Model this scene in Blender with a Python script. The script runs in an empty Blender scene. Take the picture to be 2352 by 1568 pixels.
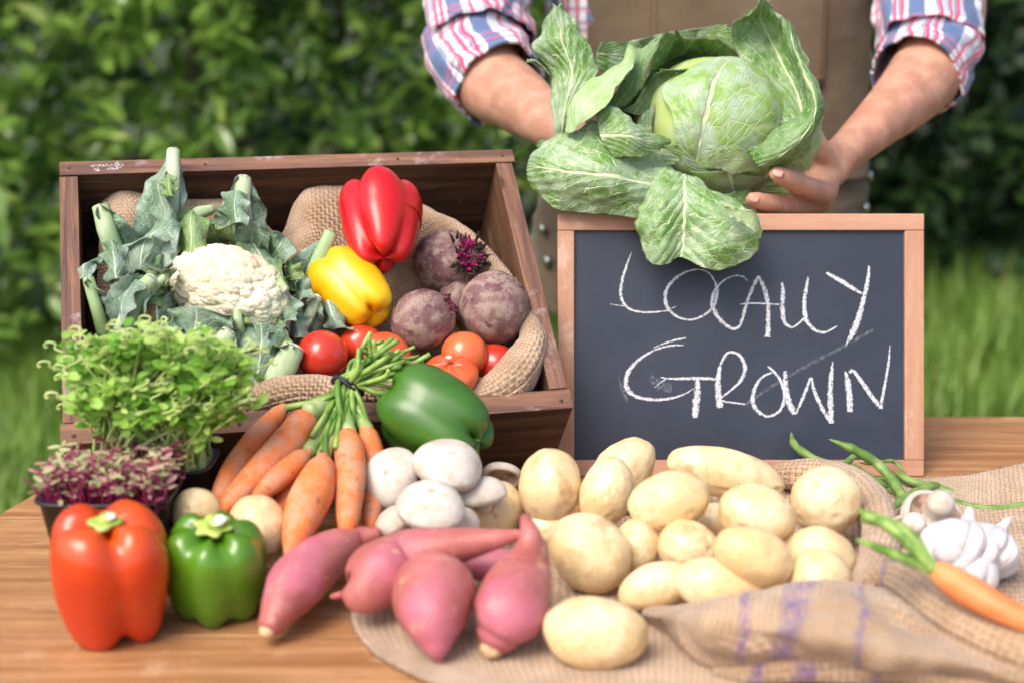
import bpy, bmesh, math, random
import numpy as np
from mathutils import Vector, Matrix
SC = bpy.context.scene
COL = SC.collection
R = math.radians
# ------------------------------------------------------------------ camera
PITCH = R(13.5); CAMZ = 1.25; TABLE = 0.75
FPX = 50/36*2352                       # focal length in units of a 2352 wide picture
cd = bpy.data.cameras.new('camera'); cam = bpy.data.objects.new('camera', cd); COL.objects.link(cam)
cam.location = (0, 0, CAMZ); cam.rotation_euler = (math.pi/2-PITCH, 0, 0)
cd.lens = 50; cd.sensor_width = 36; cd.clip_end = 500; cd.clip_start = 0.05
cd.dof.use_dof = True; cd.dof.focus_distance = 1.45; cd.dof.aperture_fstop = 3.0
SC.camera = cam
# ------------------------------------------------------------------ light
SUN_EL, SUN_AZ = 52, -38               # azimuth from the camera's back, negative = from the left
w = bpy.data.worlds.new('World'); SC.world = w; w.use_nodes = True
nt = w.node_tree; bg = nt.nodes['Background']
sky = nt.nodes.new('ShaderNodeTexSky'); sky.sky_type = 'NISHITA'; sky.sun_disc = False
sun_dir = Vector((math.sin(R(SUN_AZ))*math.cos(R(SUN_EL)), -math.cos(R(SUN_AZ))*math.cos(R(SUN_EL)), math.sin(R(SUN_EL))))
sky.sun_elevation = R(SUN_EL); sky.sun_rotation = math.atan2(sun_dir.x, sun_dir.y)
sky.dust_density = 4.0; sky.ozone_density = 0.6; sky.air_density = 0.8
nt.links.new(sky.outputs[0], bg.inputs[0]); bg.inputs[1].default_value = 0.15
sd = bpy.data.lights.new('sun', 'SUN'); sd.energy = 1.45; sd.angle = R(34); sd.color = (1, .95, .84)
so = bpy.data.objects.new('sun', sd); COL.objects.link(so); so.location = (-3, -3, 6)
so.rotation_euler = (-sun_dir).to_track_quat('-Z', 'Y').to_euler()
SC.view_settings.view_transform = 'Standard'; SC.view_settings.look = 'None'
SC.view_settings.exposure = 0.82; SC.view_settings.gamma = 1
# ------------------------------------------------------------------ geometry helpers
ct, st = math.cos(PITCH), math.sin(PITCH)
CX = np.array([1, 0, 0.]); CU = np.array([0, st, ct]); CF = np.array([0, ct, -st])
CAM = np.array([0, 0, CAMZ])
def ray(X, Y):
    return CX*(X-1176)/FPX + CU*(784-Y)/FPX + CF
def P(X, Y, d):                        # point of the place at distance d (world y) in that direction
    r = ray(X, Y); return CAM + r*(d/r[1])
def T(X, Y, h=0.0):                    # point at height h over the table top
    r = ray(X, Y); return CAM + r*((TABLE+h-CAMZ)/r[2])
def ppm(p):                            # picture units per metre at p
    return FPX/float((p-CAM) @ CF)
def cv(a, b, c=0):                     # direction from right, up, towards-camera
    return CX*a + CU*b - CF*c
def unit(v):
    v = np.asarray(v, float); return v/np.linalg.norm(v)
def plane_hit(X, Y, o, n):
    r = ray(X, Y); return CAM + r*(((o-CAM) @ n)/(r @ n))
# numpy perlin
_rng = np.random.RandomState(7)
_perm = _rng.permutation(256); _perm = np.concatenate([_perm, _perm, _perm])
_g = _rng.normal(size=(256, 3)); _g /= np.linalg.norm(_g, axis=1)[:, None]
def perlin(p):
    p = np.asarray(p, float); i = np.floor(p).astype(int); f = p-i; i &= 255
    u = f*f*f*(f*(f*6-15)+10); out = 0
    for dx in (0, 1):
        for dy in (0, 1):
            for dz in (0, 1):
                h = _perm[_perm[_perm[(i[..., 0]+dx) & 255]+((i[..., 1]+dy) & 255)]+((i[..., 2]+dz) & 255)]
                g = _g[h]; d = f-np.array([dx, dy, dz])
                wgt = (u[..., 0] if dx else 1-u[..., 0])*(u[..., 1] if dy else 1-u[..., 1])*(u[..., 2] if dz else 1-u[..., 2])
                out = out + wgt*(g*d).sum(-1)
    return out
def fbm(p, o=3):
    p = np.asarray(p, float); s = 0; a = 1
    for k in range(o): s = s + a*perlin(p*2**k+17.3*k); a *= .5
    return s
def worley(p, seed=0):                 # distance to the nearest scattered point
    p = np.asarray(p, float); i = np.floor(p).astype(int); best = np.full(p.shape[:-1], 9.)
    for dx in (-1, 0, 1):
        for dy in (-1, 0, 1):
            for dz in (-1, 0, 1):
                c = i+np.array([dx, dy, dz])
                h = _perm[_perm[_perm[(c[..., 0]+seed) & 255]+(c[..., 1] & 255)]+(c[..., 2] & 255)]
                o = c + (_g[h]*.5+.5)
                best = np.minimum(best, np.linalg.norm(p-o, axis=-1))
    return best
def spline(pts, n):                    # Catmull-Rom through rows of pts
    p = np.asarray(pts, float); k = len(p)
    if k == 2: p = np.array([p[0], (p[0]+p[1])/2, p[1]]); k = 3
    q = np.concatenate([[2*p[0]-p[1]], p, [2*p[-1]-p[-2]]])
    t = np.linspace(0, k-1-1e-9, n); i = t.astype(int); f = (t-i).reshape((-1,)+(1,)*(p.ndim-1))
    a, b, c, d = q[i], q[i+1], q[i+2], q[i+3]
    return .5*(2*b+(c-a)*f+(2*a-5*b+4*c-d)*f*f+(3*b-a-3*c+d)*f**3)
def worg(o):
    s = np.zeros(3)
    while o is not None: s = s+np.array(o.location); o = o.parent
    return s
class MB:                              # collects grids into one mesh
    def __init__(s): s.v = []; s.f = []; s.uv = []; s.at = []; s.n = 0
    def add(s, v, f, uv=None, at=None):
        v = np.asarray(v, float).reshape(-1, 3)
        s.v.append(v); s.f += [tuple(i+s.n for i in q) for q in f]; s.n += len(v)
        s.uv.append(np.zeros((len(v), 2)) if uv is None else np.asarray(uv, float).reshape(-1, 2))
        s.at.append(np.zeros(len(v)) if at is None else np.asarray(at, float).ravel())
        return s
    def grid(s, g, closed=False, uv=None, cap=False, at=None):
        n, m = g.shape[:2]; f = []
        for i in range(n-1):
            for j in range(m if closed else m-1):
                j2 = (j+1) % m; f.append((i*m+j, i*m+j2, (i+1)*m+j2, (i+1)*m+j))
        if uv is None:
            lu = np.linalg.norm(np.diff(g, axis=0), axis=-1).sum(0).mean(); lv = np.linalg.norm(np.diff(g, axis=1), axis=-1).sum(1).mean()
            a, b = np.meshgrid(np.linspace(0, lu, n), np.linspace(0, lv, m), indexing='ij'); uv = np.stack([a, b], -1)
        if cap:
            f.append(tuple(range(m))[::-1]); f.append(tuple((n-1)*m+j for j in range(m)))
        return s.add(g, f, uv, at)
    def build(s, name, mat, parent=None, smooth=True, org=None):
        v = np.concatenate(s.v)
        if parent is not None: o = worg(parent)
        elif org is None:
            o = np.array([(v[:, 0].max()+v[:, 0].min())/2, (v[:, 1].max()+v[:, 1].min())/2, v[:, 2].min()])
        else: o = np.asarray(org, float)
        me = bpy.data.meshes.new(name); me.from_pydata((v-o).tolist(), [], s.f)
        uvl = me.uv_layers.new(name='UVMap'); li = np.empty(len(me.loops), int); me.loops.foreach_get('vertex_index', li)
        uvl.data.foreach_set('uv', np.concatenate(s.uv)[li].astype(np.float32).ravel())
        a = me.attributes.new('tint', 'FLOAT', 'POINT'); a.data.foreach_set('value', np.concatenate(s.at).astype(np.float32))
        me.polygons.foreach_set('use_smooth', [smooth]*len(me.polygons)); me.update()
        if mat is not None: me.materials.append(mat)
        ob = bpy.data.objects.new(name, me); COL.objects.link(ob)
        if parent is not None: ob.parent = parent
        else: ob.location = o
        return ob
def thing(name, label, cat, loc, group=None):
    o = bpy.data.objects.new(name, None); COL.objects.link(o); o.location = [float(x) for x in loc]
    o.empty_display_size = .05
    return tag(o, label, cat, group)
def tag(o, label, cat, group=None, kind=None):
    if label: o['label'] = label
    if cat: o['category'] = cat
    if group: o['group'] = group
    if kind: o['kind'] = kind
    return o
# unit icospheres
_ico = {}
def ico(n):
    if n not in _ico:
        bm = bmesh.new(); bmesh.ops.create_icosphere(bm, subdivisions=n, radius=1)
        _ico[n] = (np.array([v.co[:] for v in bm.verts]), [tuple(v.index for v in f.verts) for f in bm.faces]); bm.free()
    return _ico[n]
def blob(mb, c, a, b, d, amp=.06, freq=1.3, seed=0, sub=4, fine=0):
    v, f = ico(sub); n = fbm(v*freq+seed*3.7, 2)
    s = 1+amp*n*1.6
    if fine: s = s+fine*fbm(v*9+seed, 2)
    p = v*s[:, None]
    return mb.add(c+p[:, :1]*a+p[:, 1:2]*b+p[:, 2:]*d, f, p[:, :2])
def frames(p):
    t = np.gradient(p, axis=0); t /= np.linalg.norm(t, axis=1)[:, None]+1e-12
    n = np.cross(t[0], [0.13, .2, 1.]); n /= np.linalg.norm(n); N = []
    for k in range(len(p)):
        n = n-t[k]*(n @ t[k]); n = n/np.linalg.norm(n); N.append(n)
    N = np.array(N); return t, N, np.cross(t, N)
def tube(mb, pts, rad, n=24, seg=16, amp=0, freq=20, seed=0, flat=None, round_ends=True, rings=0):
    """pts: world points; rad: metres; flat: (direction, factor) squashes the section"""
    q = spline(np.column_stack([np.asarray(pts, float), rad]), n); p, r = q[:, :3], np.maximum(q[:, 3], .0002)
    if round_ends:
        e = np.linspace(0, 1, 6)[:-1]
        def endcap(p0, t, r0): return [(p0+t*r0*.8*math.sin((1-x)*math.pi/2), r0*max(.02, math.cos((1-x)*math.pi/2))) for x in e]
        t0 = unit(p[0]-p[1]); t1 = unit(p[-1]-p[-2])
        h = endcap(p[0], t0, r[0]); k = endcap(p[-1], t1, r[-1])[::-1]
        p = np.array([x[0] for x in h]+list(p)+[x[0] for x in k]); r = np.array([x[1] for x in h]+list(r)+[x[1] for x in k])
    t, N, B = frames(p); a = np.linspace(0, 2*math.pi, seg, endpoint=False)
    off = N[:, None]*np.cos(a)[None, :, None]+B[:, None]*np.sin(a)[None, :, None]
    if flat is not None:
        fd = unit(flat[0]); off = off-(off @ fd)[..., None]*fd*(1-flat[1])
    rr = np.repeat(r[:, None], seg, 1)
    if amp:
        rr = rr*(1+amp*fbm((p[:, None]+off*rr[..., None])*freq+seed*5.1, 3))
    if rings:
        L = np.cumsum(np.r_[0, np.linalg.norm(np.diff(p, axis=0), axis=1)])
        rr = rr*(1-.035*np.clip(perlin(np.stack([L[:, None]*rings+0*rr, 1.2*np.cos(a)[None]+0*rr+seed, 1.2*np.sin(a)[None]+0*rr], -1))*3-.5, 0, 1))
    g = p[:, None]+off*rr[..., None]
    L = np.cumsum(np.r_[0, np.linalg.norm(np.diff(p, axis=0), axis=1)])
    uv = np.stack([np.repeat(L[:, None], seg, 1), np.repeat((a*r.max())[None], len(p), 0)], -1)
    return mb.grid(g, closed=True, cap=True, uv=uv)
def normals(g):
    n = np.cross(np.gradient(g, axis=0), np.gradient(g, axis=1)); return n/(np.linalg.norm(n, axis=-1)[..., None]+1e-12)
def patch(rows, nu=40, nv=40):         # rows of world points -> smooth sheet
    g = spline(np.asarray(rows, float), nu); return spline(g.transpose(1, 0, 2), nv).transpose(1, 0, 2)
def sheet(mb, g, amp=0, freq=20, seed=0, fine=0, uvn=False, at=None, thick=0):
    n = normals(g); g2 = g+n*(amp*fbm(g*freq+seed, 3))[..., None]
    if fine: g2 = g2+n*(fine*fbm(g*freq*4+seed, 2))[..., None]
    uv = None
    if uvn:
        a, b = np.meshgrid(np.linspace(0, 1, g.shape[0]), np.linspace(0, 1, g.shape[1]), indexing='ij'); uv = np.stack([b, a], -1)
    mb.grid(g2, uv=uv, at=at); return g2
def solid(o, t, off=0):
    m = o.modifiers.new('thickness', 'SOLIDIFY'); m.thickness = t; m.offset = off; return o
def box(mb, o, ax, ay, az, bev=0.0, uvo=0.0):
    """box from corner o along three edge vectors; uv runs along the longest one, in metres"""
    o, ax, ay, az = [np.asarray(x, float) for x in (o, ax, ay, az)]
    A = [ax, ay, az]; L = [np.linalg.norm(x) for x in A]; k = int(np.argmax(L)); oth = [i for i in range(3) if i != k]
    bm = bmesh.new(); bmesh.ops.create_cube(bm, size=1)
    for v in bm.verts: v.co = Vector([(v.co[i]+.5)*L[i] for i in range(3)])
    if bev: bmesh.ops.bevel(bm, geom=list(bm.edges), offset=bev, segments=2, affect='EDGES', profile=.6)
    bm.normal_update(); D = [a/l for a, l in zip(A, L)]
    for f in bm.faces:
        n = f.normal; vs = [np.array(v.co[:]) for v in f.verts]
        m = oth[0] if abs(n[oth[1]]) > abs(n[oth[0]]) else oth[1]
        if abs(n[k]) > .8: uv = [(x[oth[0]]*.3, x[oth[1]]+uvo) for x in vs]
        else: uv = [(x[k]+uvo*3.1, x[m]+uvo+(.21*(oth.index(m)))) for x in vs]
        mb.add([o+sum(D[i]*x[i] for i in range(3)) for x in vs], [tuple(range(len(vs)))], uv)
    bm.free(); return mb
# ------------------------------------------------------------------ material helpers
class G:
    def __init__(s, name):
        s.m = bpy.data.materials.new(name); s.m.use_nodes = True; s.t = s.m.node_tree
        s.b = s.t.nodes['Principled BSDF']; s.tc = s.t.nodes.new('ShaderNodeTexCoord')
        oi = s.t.nodes.new('ShaderNodeObjectInfo'); va = s.t.nodes.new('ShaderNodeVectorMath'); va.operation = 'MULTIPLY_ADD'; s.t.links.new(oi.outputs['Random'], va.inputs[0]); va.inputs[1].default_value = (3.1, 5.7, 4.3); s.t.links.new(s.tc.outputs['Object'], va.inputs[2]); s.obj = va.outputs[0]; s.uv = s.tc.outputs['UV']; s.out = s.t.nodes['Material Output']
    def ln(s, a, b):
        if isinstance(a, (int, float)): b.default_value = a
        elif isinstance(a, tuple): b.default_value = a+((1,) if len(a) == 3 and len(b.default_value) == 4 else ())
        else: s.t.links.new(a, b)
    def mth(s, op, a, b=0, c=None):
        n = s.t.nodes.new('ShaderNodeMath'); n.operation = op; s.ln(a, n.inputs[0]); s.ln(b, n.inputs[1])
        if c is not None: s.ln(c, n.inputs[2])
        return n.outputs[0]
    def mix(s, f, a, b, mode='MIX'):
        n = s.t.nodes.new('ShaderNodeMix'); n.data_type = 'RGBA'; n.blend_type = mode
        s.ln(f, n.inputs[0]); s.ln(a, n.inputs[6]); s.ln(b, n.inputs[7]); return n.outputs[2]
    def mp(s, co, scale=(1, 1, 1), loc=(0, 0, 0), rot=(0, 0, 0)):
        n = s.t.nodes.new('ShaderNodeMapping'); s.ln(co, n.inputs[0]); n.inputs['Scale'].default_value = scale
        n.inputs['Location'].default_value = loc; n.inputs['Rotation'].default_value = rot; return n.outputs[0]
    def noise(s, scale, co=None, detail=3, dist=0, rough=.5, col=False):
        n = s.t.nodes.new('ShaderNodeTexNoise'); s.ln(co if co is not None else s.obj, n.inputs['Vector'])
        n.inputs['Scale'].default_value = scale; n.inputs['Detail'].default_value = detail; n.inputs['Distortion'].default_value = dist
        n.inputs['Roughness'].default_value = rough; return n.outputs['Color' if col else 'Fac']
    def vor(s, scale, co=None, feat='F1', out='Distance', rnd=1):
        n = s.t.nodes.new('ShaderNodeTexVoronoi'); s.ln(co if co is not None else s.obj, n.inputs['Vector']); n.feature = feat
        n.inputs['Scale'].default_value = scale; n.inputs['Randomness'].default_value = rnd; return n.outputs[out]
    def st(s, x, a, b):                 # smooth step a..b -> 0..1
        n = s.t.nodes.new('ShaderNodeMapRange'); n.interpolation_type = 'SMOOTHSTEP'; s.ln(x, n.inputs[0])
        n.inputs[1].default_value = a; n.inputs[2].default_value = b; return n.outputs[0]
    def sep(s, co):
        n = s.t.nodes.new('ShaderNodeSeparateXYZ'); s.ln(co, n.inputs[0]); return n.outputs
    def comb(s, x, y, z=0):
        n = s.t.nodes.new('ShaderNodeCombineXYZ'); s.ln(x, n.inputs[0]); s.ln(y, n.inputs[1]); s.ln(z, n.inputs[2]); return n.outputs[0]
    def attr(s, name='tint'):
        n = s.t.nodes.new('ShaderNodeAttribute'); n.attribute_name = name; return n.outputs['Fac']
    def rnd(s):
        n = s.t.nodes.new('ShaderNodeObjectInfo'); return n.outputs['Random']
    def bump(s, h, strength=.5, dist=.002, prev=None):
        n = s.t.nodes.new('ShaderNodeBump'); s.ln(h, n.inputs['Height']); n.inputs['Strength'].default_value = strength
        n.inputs['Distance'].default_value = dist
        if prev is not None: s.ln(prev, n.inputs['Normal'])
        return n.outputs[0]
    def end(s, col, rough=.5, bump=None, spec=None, sss=0, sr=(.01, .005, .003), coat=0, crough=.1, sheen=0, trans=0, metal=0):
        s.ln(col, s.b.inputs['Base Color']); s.ln(rough, s.b.inputs['Roughness'])
        if bump is not None: s.ln(bump, s.b.inputs['Normal'])
        if spec is not None: s.ln(spec, s.b.inputs['Specular IOR Level'])
        if sss:
            s.b.inputs['Subsurface Weight'].default_value = sss; s.b.inputs['Subsurface Radius'].default_value = (1, .5, .25); s.b.inputs['Subsurface Scale'].default_value = .008
        if coat: s.ln(coat, s.b.inputs['Coat Weight']); s.b.inputs['Coat Roughness'].default_value = crough
        if sheen: s.b.inputs['Sheen Weight'].default_value = sheen
        if metal: s.b.inputs['Metallic'].default_value = metal
        if trans:
            tr = s.t.nodes.new('ShaderNodeBsdfTranslucent'); s.ln(col, tr.inputs[0]); mx = s.t.nodes.new('ShaderNodeMixShader')
            mx.inputs[0].default_value = trans; s.t.links.new(s.b.outputs[0], mx.inputs[1]); s.t.links.new(tr.outputs[0], mx.inputs[2])
            s.t.links.new(mx.outputs[0], s.out.inputs[0])
        return s.m
# ================================================================== SETTING
def mat_ground():
    g = G('earth'); n = g.noise(1.5); n2 = g.noise(14)
    c = g.mix(g.st(n, .35, .65), (.035, .06, .015), (.06, .085, .02)); c = g.mix(g.st(n2, .45, .7), c, (.05, .038, .022))
    return g.end(c, .9, g.bump(n2, .6, .03))
mb = MB(); xs = np.concatenate([np.linspace(-60, -6, 12), np.linspace(-5, 5, 40), np.linspace(6, 60, 12)]); ys = np.concatenate([np.linspace(-15, 1, 8), np.linspace(1.5, 9, 30), np.linspace(10, 90, 12)])
gx, gy = np.meshgrid(xs, ys, indexing='ij'); gz = .03*perlin(np.stack([gx*.7, gy*.7, 0*gx], -1))-.02
mb.grid(np.stack([gx, gy, gz], -1)); tag(mb.build('ground', mat_ground()), None, None, kind='structure')
def mat_grass():
    g = G('grass_blades'); a = g.attr(); n = g.noise(.9)
    c = g.mix(g.st(a, .1, .8), (.11, .22, .025), (.25, .41, .065)); c = g.mix(g.st(a, .86, .95), c, (.36, .38, .14)); c = g.mix(g.st(n, .35, .7), c, g.mix(.5, c, (.2, .33, .05)))
    return g.end(c, .5, trans=.35)
def blades(x0, x1, y0, y1, n, seed, hmin=.1, hmax=.3):
    r = np.random.RandomState(seed); x = r.uniform(x0, x1, n); y = r.uniform(y0, y1, n)
    h = r.uniform(hmin, hmax, n)*(.7+.5*(perlin(np.stack([x*1.5, y*1.5, 0*x], -1))+.5)); a = r.uniform(0, 6.28, n); lean = r.uniform(.05, .55, n)*h; wd = r.uniform(.003, .007, n)
    dx, dy = np.cos(a), np.sin(a); z = .03*perlin(np.stack([x*.7, y*.7, 0*x], -1))-.03
    def pt(t, s): return np.stack([x+dx*lean*t*t-dy*wd*s, y+dy*lean*t*t+dx*wd*s, z+h*(t-.25*t*t*lean/h)], -1)
    v = np.stack([pt(0, 1), pt(0, -1), pt(.5, .9), pt(.5, -.9), pt(.8, .5), pt(.8, -.5), pt(1, 0)], 1).reshape(-1, 3)
    b = np.arange(n)*7; f = np.concatenate([np.stack([b, b+1, b+3, b+2], 1), np.stack([b+2, b+3, b+5, b+4], 1)]).tolist()+np.stack([b+4, b+5, b+6], 1).tolist()
    return v, f, np.repeat(r.uniform(0, 1, n), 7)
mb = MB()
for k, (x0, x1, y0, y1, n) in enumerate([(-2.6, -.6, 2.3, 5.4, 26000), (-.8, 1.0, 2.6, 4.8, 5000), (.9, 5, 2.6, 8.6, 42000)]):
    v, f, a = blades(x0, x1, y0, y1, n, k, *((.12, .34) if k != 2 else (.14, .4))); mb.add(v, f, at=a)
tag(mb.build('grass', mat_grass(), smooth=False), 'tall green meadow grass growing behind the table', 'grass', kind='stuff')

def mat_leaf(name, c1, c2, c3, rough=.3, trans=.3):
    g = G(name); a = g.attr(); c = g.mix(g.st(a, 0, .6), c1, c2); c = g.mix(g.st(a, .8, 1), c, c3)
    return g.end(c, rough, spec=.8 if rough < .3 else .5, trans=trans)
LEAF_SHAPE = [(0, 0), (.3, .16), (.65, .17), (1, 0)]
def leaves(cen, dirs, ups, L, seed=0, wide=1.0, fold=.25, curl=.2):
    """many leaves: midrib of 4 points, two side points each side"""
    n = len(cen); d = dirs/np.linalg.norm(dirs, axis=1)[:, None]; s = np.cross(d, ups); s /= np.linalg.norm(s, axis=1)[:, None]+1e-9; u = np.cross(s, d); L = L[:, None]
    def pt(t, w): return cen+d*L*t+s*L*w*wide+u*L*(fold*abs(w)*1.2-curl*t*t)
    v = np.stack([pt(0, 0), pt(.3, 0), pt(.65, 0), pt(1, 0), pt(.28, .16), pt(.65, .15), pt(.28, -.16), pt(.65, -.15)], 1).reshape(-1, 3)
    b = (np.arange(n)*8)[:, None]; f = []
    for q in ((0, 1, 4), (1, 2, 5, 4), (2, 3, 5), (0, 6, 1), (1, 6, 7, 2), (2, 7, 3)): f += (b+np.array(q)).tolist()
    return v, f
def bush(label, cat, x0, x1, y, depth, top, n, mat, seed, L=(.045, .115), group=None, bottom=.12, bulge=.35, name='laurel_bush', nst=7, under=.1):
    r = np.random.RandomState(seed); root = thing(name, label, cat, ((x0+x1)/2, y+depth/2, 0), group)
    x = r.uniform(x0, x1, n); z = bottom+(top-bottom)*r.uniform(0, 1, n)**.85
    k = perlin(np.stack([x*1.3, z*1.6, 0*x+seed], -1))+.5*perlin(np.stack([x*3.7, z*3.7, 0*x+seed+5], -1))
    yy = y-k*bulge+depth*r.uniform(0, 1, n)**1.6+under*np.clip(1.15-z, 0, 1.2)
    # leaves grow in whorls round twig tips
    tw = r.randint(0, max(1, n//7), n); rx = r.uniform(-1, 1, (n//7+1, 3))
    tipx, tipy, tipz = x[:n//7+1], yy[:n//7+1], z[:n//7+1]
    c = np.stack([tipx[tw], tipy[tw], tipz[tw]], -1)+r.normal(0, .022, (n, 3))
    ax = np.stack([.5*rx[tw, 0], -.5+.3*rx[tw, 1], .55+.35*rx[tw, 2]], -1); dirs = ax+r.normal(0, .75, (n, 3)); dirs[:, 2] -= .1
    v, f = leaves(c, dirs, np.stack([r.normal(0, .45, n), -.5+r.normal(0, .4, n), 1+0*x], -1), r.uniform(*L, n), wide=1.15)
    twt = r.uniform(0, 1, n//7+1); m = MB().add(v, f, at=np.repeat(np.clip(.3*r.uniform(0, 1, n)+.6*twt[tw]+.3*np.clip((z-1.0)/.5, 0, 1)*(x < 0)-.08, 0, 1), 8)); m.build('foliage', mat, root, smooth=True)
    m = MB()
    for q in range(nst):
        bx = r.uniform(x0+.1, x1-.1); p = [(bx, y+depth*.7, 0)]
        for z1 in (.25, .5, .75, 1): p.append((bx+r.normal(0, .1), y+depth*.6+r.normal(0, .08), top*z1*.9))
        tube(m, p, np.linspace(.025, .006, 5), 14, 6, amp=.2)
        for b in range(6):
            i = r.randint(1, 5); q0 = np.array(p[i]); tube(m, [q0, q0+np.array([r.normal(0, .15), -.15, .1]), q0+np.array([r.normal(0, .3), -depth*.5, .3])], [.008, .005, .002], 6, 5)
    m.build('stems', M_BARK, root); return root
g = G('bark'); M_BARK = g.end(g.mix(g.noise(30), (.05, .035, .02), (.11, .085, .055)), .85, g.bump(g.noise(60), .5, .01))
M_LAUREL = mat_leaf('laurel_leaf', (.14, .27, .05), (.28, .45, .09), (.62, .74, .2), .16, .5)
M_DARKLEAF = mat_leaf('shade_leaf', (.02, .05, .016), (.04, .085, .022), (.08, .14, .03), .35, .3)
GR = 'evergreen bushes growing behind the table'
bush('broad laurel bush with glossy bright green leaves behind the crate', 'bush', -3.0, -.75, 4.0, .9, 2.5, 16000, M_LAUREL, 3, group=GR, bulge=.3, under=.2)
bush('leafy laurel bush between the crate and the left plaid sleeve', 'bush', -.95, .45, 4.3, .9, 2.4, 9000, M_LAUREL, 5, group=GR, bulge=.3, under=.25)
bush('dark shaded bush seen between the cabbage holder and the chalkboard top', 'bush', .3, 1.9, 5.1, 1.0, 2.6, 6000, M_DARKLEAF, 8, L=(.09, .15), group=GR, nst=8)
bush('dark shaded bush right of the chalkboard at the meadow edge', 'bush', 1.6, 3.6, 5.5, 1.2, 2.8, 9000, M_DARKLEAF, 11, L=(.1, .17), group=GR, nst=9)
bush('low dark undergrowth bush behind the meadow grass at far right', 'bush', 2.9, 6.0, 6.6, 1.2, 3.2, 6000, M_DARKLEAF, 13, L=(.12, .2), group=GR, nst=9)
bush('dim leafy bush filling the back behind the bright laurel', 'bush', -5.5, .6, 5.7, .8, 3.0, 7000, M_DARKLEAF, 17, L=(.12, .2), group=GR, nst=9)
# ================================================================== WOOD
def mat_wood(name, c1, c2, c3, ring=60, rough=.5, spec=.4, worn=None, wornamt=.5, bumpd=.0006, plankvar=0):
    g = G(name); u = g.mp(g.uv, (1.6, 26, 1)); w1 = g.noise(ring/14, g.mp(g.uv, (1, 14, 1)), 5, .9, .6)
    fine = g.noise(60, g.mp(g.uv, (.9, 30, 1)), 3, .4); big = g.noise(3, u, 2, .6)
    c = g.mix(g.st(w1, .3, .68), c1, c2); c = g.mix(g.mth('MULTIPLY', g.st(fine, .45, .75), .5), c, c3); c = g.mix(g.mth('MULTIPLY', g.st(big, .35, .75), .45), c, c1)
    kn = g.vor(1, g.mp(g.uv, (7, 22, 1))); c = g.mix(g.mth('MULTIPLY', g.st(g.mth('ADD', kn, g.mth('MULTIPLY', w1, .12)), .17, .09), .8), c, tuple(x*.45 for x in c3))
    if worn:
        wn = g.noise(16, g.obj, 6, .3, .7); c = g.mix(g.mth('MULTIPLY', g.st(wn, .56, .68), wornamt), c, worn)
    return g.end(c, g.mth('ADD', rough, g.mth('MULTIPLY', fine, .15)), g.bump(g.mth('ADD', w1, g.mth('MULTIPLY', fine, .6)), .5, bumpd), spec=spec)
M_TABLE = mat_wood('table_wood', (.30, .13, .045), (.52, .275, .125), (.11, .05, .022), rough=.42, spec=.45, worn=(.64, .44, .29), wornamt=.4, bumpd=.001)
M_CRATE = mat_wood('crate_wood', (.085, .04, .022), (.19, .092, .048), (.028, .014, .009), ring=80, rough=.55, worn=(.3, .17, .14), wornamt=.6, bumpd=.0012)
M_RIM = mat_wood('crate_rim_wood', (.10, .05, .042), (.31, .15, .085), (.04, .02, .015), ring=80, rough=.6, worn=(.42, .33, .33), wornamt=.75, bumpd=.0016)
M_CRATEIN = mat_wood('crate_wood_rough', (.045, .022, .012), (.16, .08, .038), (.014, .008, .005), ring=70, rough=.7, worn=(.2, .12, .07), wornamt=.35, bumpd=.0025)
M_FRAME = mat_wood('frame_wood', (.42, .205, .125), (.53, .30, .20), (.33, .15, .085), ring=40, rough=.5, worn=(.68, .5, .4), wornamt=.4, bumpd=.0003)
# ================================================================== TABLE
tb = thing('wooden_table', 'weathered orange brown plank table under the vegetables', 'table', (.1, 1.3, 0))
pL0, pL1 = T(0, 1178), T(95, 1124)                      # line of the left end of the top
yb = T(2240, 953)[1]; kx = (pL1[0]-pL0[0])/(pL1[1]-pL0[1]); yf = .78
def leftx(y): return pL0[0]+(y-pL0[1])*kx
ys = [yf, .935, 1.065, 1.21, 1.335, 1.455, 1.59, yb]
rr = random.Random(3)
for i in range(len(ys)-1):
    y0, y1 = ys[i], ys[i+1]-.0028; x0a, x0b, x1 = leftx(y0), leftx(y1), 1.35; dz = rr.uniform(-.0006, .0004); zt, zb = TABLE-.0005+dz, TABLE-.03
    e = .0007; m = MB()
    top = [(x0a+e, y0+e, zt), (x1, y0+e, zt), (x1, y1-e, zt), (x0b+e, y1-e, zt)]; mid = [(x0a, y0, zt-e), (x1+e, y0, zt-e), (x1+e, y1, zt-e), (x0b, y1, zt-e)]; bot = [(a, b, zb) for a, b, c in mid]
    v = top+mid+bot; f = [(0, 1, 2, 3), (8, 11, 10, 9)]+[(j+4, (j+1) % 4+4, (j+1) % 4, j) for j in range(4)]+[(j+8, (j+1) % 4+8, (j+1) % 4+4, j+4) for j in range(4)]
    m.add(v, f, [(a[0]+i*2.7, a[1]+(a[2]-zt)+i*.37) for a in v]); m.build('plank', M_TABLE, tb, smooth=False)
for (x, y) in ((leftx(.9)+.12, .86), (1.2, .86), (leftx(1.6)+.12, 1.6), (1.2, 1.6)):
    m = MB(); box(m, (x, y, 0), (.06, 0, 0), (0, .06, 0), (0, 0, TABLE-.031), .003, .3); m.build('leg', M_TABLE, tb, smooth=False)
for y in (.88, 1.62):
    m = MB(); box(m, (leftx(1.6)+.18, y, TABLE-.11), (1.2-leftx(1.6)-.18, 0, 0), (0, .022, 0), (0, 0, .078), .002, .7); m.build('apron_rail', M_TABLE, tb, smooth=False)
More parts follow.
